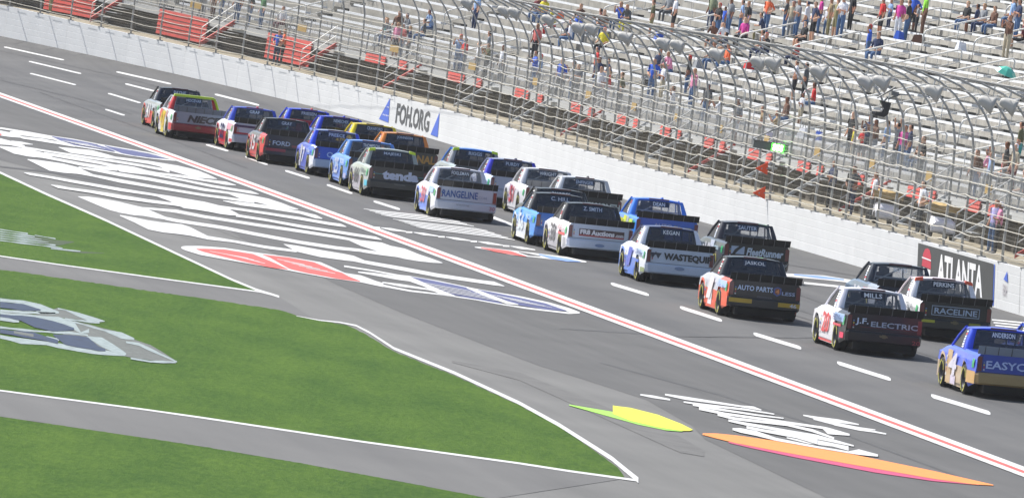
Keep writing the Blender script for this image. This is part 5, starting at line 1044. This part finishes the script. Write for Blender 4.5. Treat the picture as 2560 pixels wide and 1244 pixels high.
CR_ = [(1784,0,'sage','navy','stand'),(1803,13,'black','denim','cross'),(1815,24,'blue','denim','child'),(1832,-2,'grey','denim','stand'),(1862,0,'light blue','denim','hips'),(1876,0,'black','denim','stand'),(1873,21,'lavender','lavender','child'),(1852,48,'magenta','black','sit'),(1792,56,'red','grey','sit'),(1806,62,'white','black','sit_lean'),(1780,70,'brown','black','sit_lean'),(1898,29,'navy','khaki','sit_lean'),(1927,-10,'orange','denim','hips'),(1909,76,'black','navy','sit_phone'),(1889,80,'white','navy','sit'),(1970,13,'dark grey','denim','cross'),(1988,2,'beige','grey','stand'),(2001,8,'grey','denim','cross'),(2023,17,'white','denim','stand'),(1998,60,'black','black','sit'),(2043,10,'navy','black','hips'),(2056,6,'magenta','denim','stand'),(2071,34,'white','denim','child'),(2082,4,'tan','khaki','stand'),(2099,-2,'khaki','khaki','shade'),(2112,6,'white','denim','cross'),(2136,-6,'black','black','stand'),(1978,100,'red','navy','sit'),
 (2213,-6,'red','black','stand'),(2229,14,'light blue','navy','child'),(2257,0,'magenta','white','stand'),(2275,22,'black','denim','stand'),(2290,-6,'blue','black','hips'),(2300,8,'grey','black','child'),(2318,0,'lime green','brown','stand'),(2181,54,'blue','denim','shade'),(2186,80,'navy','denim','sit'),(2407,2,'black','denim','sit'),(2430,8,'navy','black','sit'),(2447,10,'grey','navy','sit'),(2473,18,'brown','denim','sit'),(2520,4,'black','denim','sit'),(2537,3,'light blue','white','stand'),(2552,12,'navy','denim','cross'),(2529,45,'brown','beige','phone'),(2543,55,'maroon','black','sit'),
 (1543,15,'blue','denim','sit_phone'),(1564,18,'dark grey','yellow','sit_lean'),(1693,-8,'white','black','stand'),(1637,2,'olive','khaki','stand'),(1662,4,'grey','dark grey','sit'),(1640,150,'blue','denim','hips'),(1664,163,'white','beige','cross'),(1640,128,'navy','khaki','sit'),(1667,130,'pink','denim','sit_lean'),(1727,156,'black','denim','stand'),(1742,168,'pink','denim','shade'),(1504,32,'brown','denim','sit'),(1503,68,'yellow','black','sit'),(1517,146,'navy','khaki','sit_lean'),(1503,142,'navy','denim','stand'),(1796,100,'navy','tan','sit'),(1775,98,'tan','denim','sit'),(1806,108,'orange','denim','sit'),
 (1347,68,'salmon','black','stand'),(1164,126,'red','denim','cross'),(1148,128,'light blue','denim','phone'),(1205,98,'grey','dark grey','sit'),(1198,132,'white','dark grey','shade'),(1221,130,'olive','dark grey','phone'),(1257,147,'white','grey','stand'),(1338,163,'blue','denim','phone'),(1352,168,'light blue','grey','stand'),(1436,174,'white','denim','phone'),(1446,186,'grey','dark grey','cross'),(1495,140,'red','navy','hips'),(1351,0,'yellow','denim','sit'),(1372,20,'yellow','red','sit_lean'),(1338,-2,'maroon','denim','sit'),(1413,45,'white','denim','sit'),(1425,48,'blue','navy','sit'),(1447,38,'blue','denim','sit_lean'),(1446,16,'brown','black','sit'),(1486,24,'maroon','black','sit'),(1196,0,'light blue','navy','stand'),(1468,52,'white','grey','sit'),
 (1994,168,'white','black','hips'),(2021,162,'dark grey','black','stand'),(2017,213,'red','denim','sit'),(2010,234,'white','beige','child'),(1911,272,'tan','olive','hips'),(1948,274,'tan','dark grey','phone'),(1948,252,'brown','denim','sit'),(2137,293,'black','black','stand'),(2179,300,'navy','dark grey','phone'),(2194,304,'brown','grey','phone'),(2220,321,'light blue','denim','stand'),(2137,330,'yellow','beige','child'),(2160,337,'red','black','child'),(2266,327,'magenta','denim','stand'),(2280,329,'navy','denim','stand'),(2250,311,'grey','dark grey','cheer'),(2311,357,'black','dark grey','cross'),(2288,362,'brown','denim','sit'),(2448,377,'brown','denim','stand'),(2485,379,'light blue','black','cheer'),(2488,398,'red','navy','sit'),(2520,372,'black','grey','stand'),(2543,376,'beige','maroon','stand'),(2459,398,'pink','white','sit_lean'),(2540,426,'grey','dark grey','sit'),(2514,409,'navy','black','sit_lean'),(2556,320,'olive','teal','stand'),
 (559,-10,'yellow','denim','shade'),(539,-6,'navy','brown','stand'),(600,-5,'grey','denim','stand'),(632,-6,'black','denim','hips'),(661,-6,'green','denim','stand'),(697,32,'white','maroon','sit'),(989,50,'brown','grey','sit'),(1009,60,'grey','dark grey','sit_lean'),(1050,42,'dark grey','denim','sit'),(1066,40,'light blue','denim','sit_lean'),(948,62,'teal','grey','sit'),(961,70,'grey','denim','sit_lean'),(989,118,'pink','black','stand'),(1004,124,'salmon','denim','stand'),(1020,130,'navy','dark grey','stand'),(507,3,'tan','grey','stand'),
 (1401,206,'blue','dark grey','stand'),(1524,205,'red','white','cheer'),(1558,196,'olive','dark grey','hips'),(1502,205,'white','grey','stand'),(1684,240,'white','dark grey','shade'),(1773,221,'dark grey','denim','stand'),(1804,250,'white','grey','phone'),(1850,247,'grey','white','stand'),(1425,250,'tan','denim','stand')]
WALKERS = [(692,128,'blue','navy','hips'),(706,124,'orange','black','cross'),(129,6,'olive','khaki','stand'),(2182,508,'white','dark grey','stand'),(2301,534,'white','dark grey','hips'),(2085,440,'navy','black','cross'),(2134,455,'dark grey','navy','hips'),(2480,596,'lavender','denim','stand'),(2492,590,'pink','black','cross')]
HT = {'sit': 1.22, 'sit_lean': 1.22, 'sit_phone': 1.22, 'child': 1.2}
def place_spectator(px, py, pose):
    h = HT.get(pose, 1.60); best = None
    for D in np.arange(300, 560, 1.):
        r = ray(px, py); X = r.x * D; z = CAM_H + r.z * D; i, w = to_sw(X, D)
        if w < W0 + .2: continue
        rw = (w - W0 - .3) / RUN; zz = at_sw(i, w)[2] + rows_z(0) + RISE * rw + h
        if z <= zz: best = (i, w, rw, D); break
    if best is None: return None
    rr = max(0, min(NR - 2, round(best[2]))); w = rows_w(rr) + .10; e = None
    for D in np.arange(best[3] - 25, best[3] + 25, .1):
        r = ray(px, py); i, w2 = to_sw(r.x * D, D)
        if e is None or abs(w2 - w) < e[0]: e = (abs(w2 - w), i)
    i = e[1]; x, y, zt = at_sw(i, w); return i, Vector((x, y, zt + rows_z(rr))), rr
rp = random.Random(11); seen = {}; people = []
def near_words(px, py, lst, me_c):
    best = None
    for q in lst:
        d = math.hypot(q[0] - px, (q[1] - py) * 1.3)
        if 4 < d and q[2] != me_c and (best is None or d < best[0]): best = (d, q)
    q = best[1]; s = 'left of' if px < q[0] - 3 else ('right of' if px > q[0] + 3 else 'by')
    return f'{s} the one in {q[2]}'
POSEW = {'stand': 'standing', 'shade': 'shading the eyes with one hand', 'phone': 'holding a phone up', 'cross': 'standing with arms folded', 'cheer': 'standing with arms raised', 'hips': 'standing with hands on hips', 'sit': 'sitting', 'sit_lean': 'sitting and leaning forward', 'sit_phone': 'sitting with hands to the face'}
ALLP = [(p, 0) for p in CR_] + [(p, 1) for p in WALKERS]
for (px, py, sh_, pa, pose), wk in ALLP:
    child = pose == 'child'; po = rp.choice(['stand', 'cross']) if child else pose
    if wk:
        best = None
        for w in (2.2,):
            i, p = locate(px, py, w); x, y, z = at_sw(i, w); loc = Vector((x, y, z - .06))
    else:
        q = place_spectator(px, py, pose)
        if q is None: continue
        i, loc, _ = q
    o = link('person', PM[po]);
    while len(o.data.materials) < 6: o.data.materials.append(None)
    skin = mat('skin_' + (s0 := rp.choice(SKINS))[1:], s0, .7); hair = mat('hair_' + (h0 := rp.choice(HAIRS))[1:], h0, .8)
    if rp.random() < .3: hair = cloth(rp.choice(['#24262a', '#dcdee4', '#2c3a5c', '#c82c2c']))
    shorts = pa in ('black', 'khaki', 'beige', 'white') and rp.random() < .5
    pm = cloth(NAMES_C[pa]); with_mats(o, [skin, cloth(NAMES_C[sh_]), pm, hair, mat('shoe', (.12, .12, .13), .8), skin if shorts else pm])
    o.location = loc; ang = math.atan2(-NRM[int(i)][1], -NRM[int(i)][0]) - math.pi / 2
    o.rotation_euler = (0, 0, ang + rp.uniform(-.5, .7)); s = .72 if child else rp.uniform(.94, 1.03); o.scale = (s * 1.05, s * 1.05, s)
    base = f"{'child' if child else 'person'} in {sh_} top and {pa} {'shorts' if shorts else 'trousers'} {POSEW[po]}"
    lab = base + (' on the walkway behind the fence' if wk else '')
    people.append([o, lab, px, py, sh_, base, wk])
cnt = {}
for p in people: cnt.setdefault(p[1], []).append(p)
used_l = set()
for p in people:
    o, lab, px, py, sh_, base, wk = p
    if len(cnt[lab]) > 1 or len(lab.split()) < 7:
        lab = base.replace('standing with ', 'with ').replace('sitting and leaning', 'leaning') + ' ' + near_words(px, py, [(q[2], q[3], q[4]) for q in people if q is not p], sh_)
    if lab in used_l: lab = ' '.join(lab.split()[:11]) + (' nearer the left edge' if px < 1200 else (' below the top edge' if py < 30 else ' farther down the stand'))
    if lab in used_l: lab = base.split(' top and')[0] + ' top ' + near_words(px, py, [(q[2], q[3], q[4]) for q in people if q is not p and q[4] != near_words(px, py, [(z[2], z[3], z[4]) for z in people if z is not p], sh_).split()[-1]], sh_) + ', ' + ('high' if py < 90 else 'low') + ' in the stand'
    if lab in used_l: lab = ' '.join(lab.split()[:11]) + f' above the {"trucks" if py > 200 else "loudspeakers"} mid-stand'
    lab = ' '.join(lab.split()[:16])
    if lab in used_l: lab = base.replace('standing with ', 'with ') + (' in the left half of the stand' if px < 1400 else ' right of the stand middle')
    used_l.add(lab); lab = ' '.join(lab.split()[:16]); tag(o, lab, 'person', 'spectators in the grandstand' if not wk else 'people on the walkway behind the fence')
# teal umbrella on the benches
q = place_spectator(2515, 175, 'sit')
r = empty('umbrella', q[1] + Vector((0, 0, 1.0)), (math.radians(12), math.radians(14), 0))
mb = MB(); mb.lathe([(.26, .001), (.24, .14), (.15, .30), (.0, .42)], 8, 'Z'); mb.build('canopy', mat('umbrella_teal', (.08, .50, .38), .35), r)
mb = MB(); mb.tube([(0, 0, -.45), (0, 0, .17)], .008, 5); mb.build('shaft', M_GREY, r); tag(r, 'teal umbrella lying open on the benches at the right edge', 'umbrella')
BAGS = [(1637,45,'blue'),(1390,14,'orange'),(2236,42,'blue'),(2278,66,'brown'),(1912,305,'lavender'),(2035,294,'blue'),(1860,118,'red'),(1730,124,'grey'),(1993,285,'white'),(2390,70,'white'),(1600,176,'black')]
for px, py, c in BAGS:
    q = place_spectator(px, py, 'sit')
    if not q: continue
    r = empty('bag', q[1] + Vector((*(NRM[int(q[0])] * .33), .46)), (0, 0, rp.uniform(0, 3)))
    mb = MB(); mb.hexa([(-.2, -.13, 0), (.2, -.13, 0), (.2, .13, 0), (-.2, .13, 0), (-.15, -.07, .34), (.15, -.07, .30), (.15, .07, .30), (-.15, .07, .34)]); mb.build('body', cloth(NAMES_C[c]), r)
    mb = MB(); mb.tube([(-.08, 0, .3), (-.05, 0, .42), (.05, 0, .42), (.08, 0, .3)], .012, 5); mb.build('handle', M_BLK, r)
    pl_ = min(people, key=lambda p: abs(p[2] - px) + abs(p[3] - py)); tag(r, f'{c} bag set on a bench near the person in {pl_[4]}, {"high" if py < 90 else "low"} in the stand', 'bag', 'bags left on the benches')
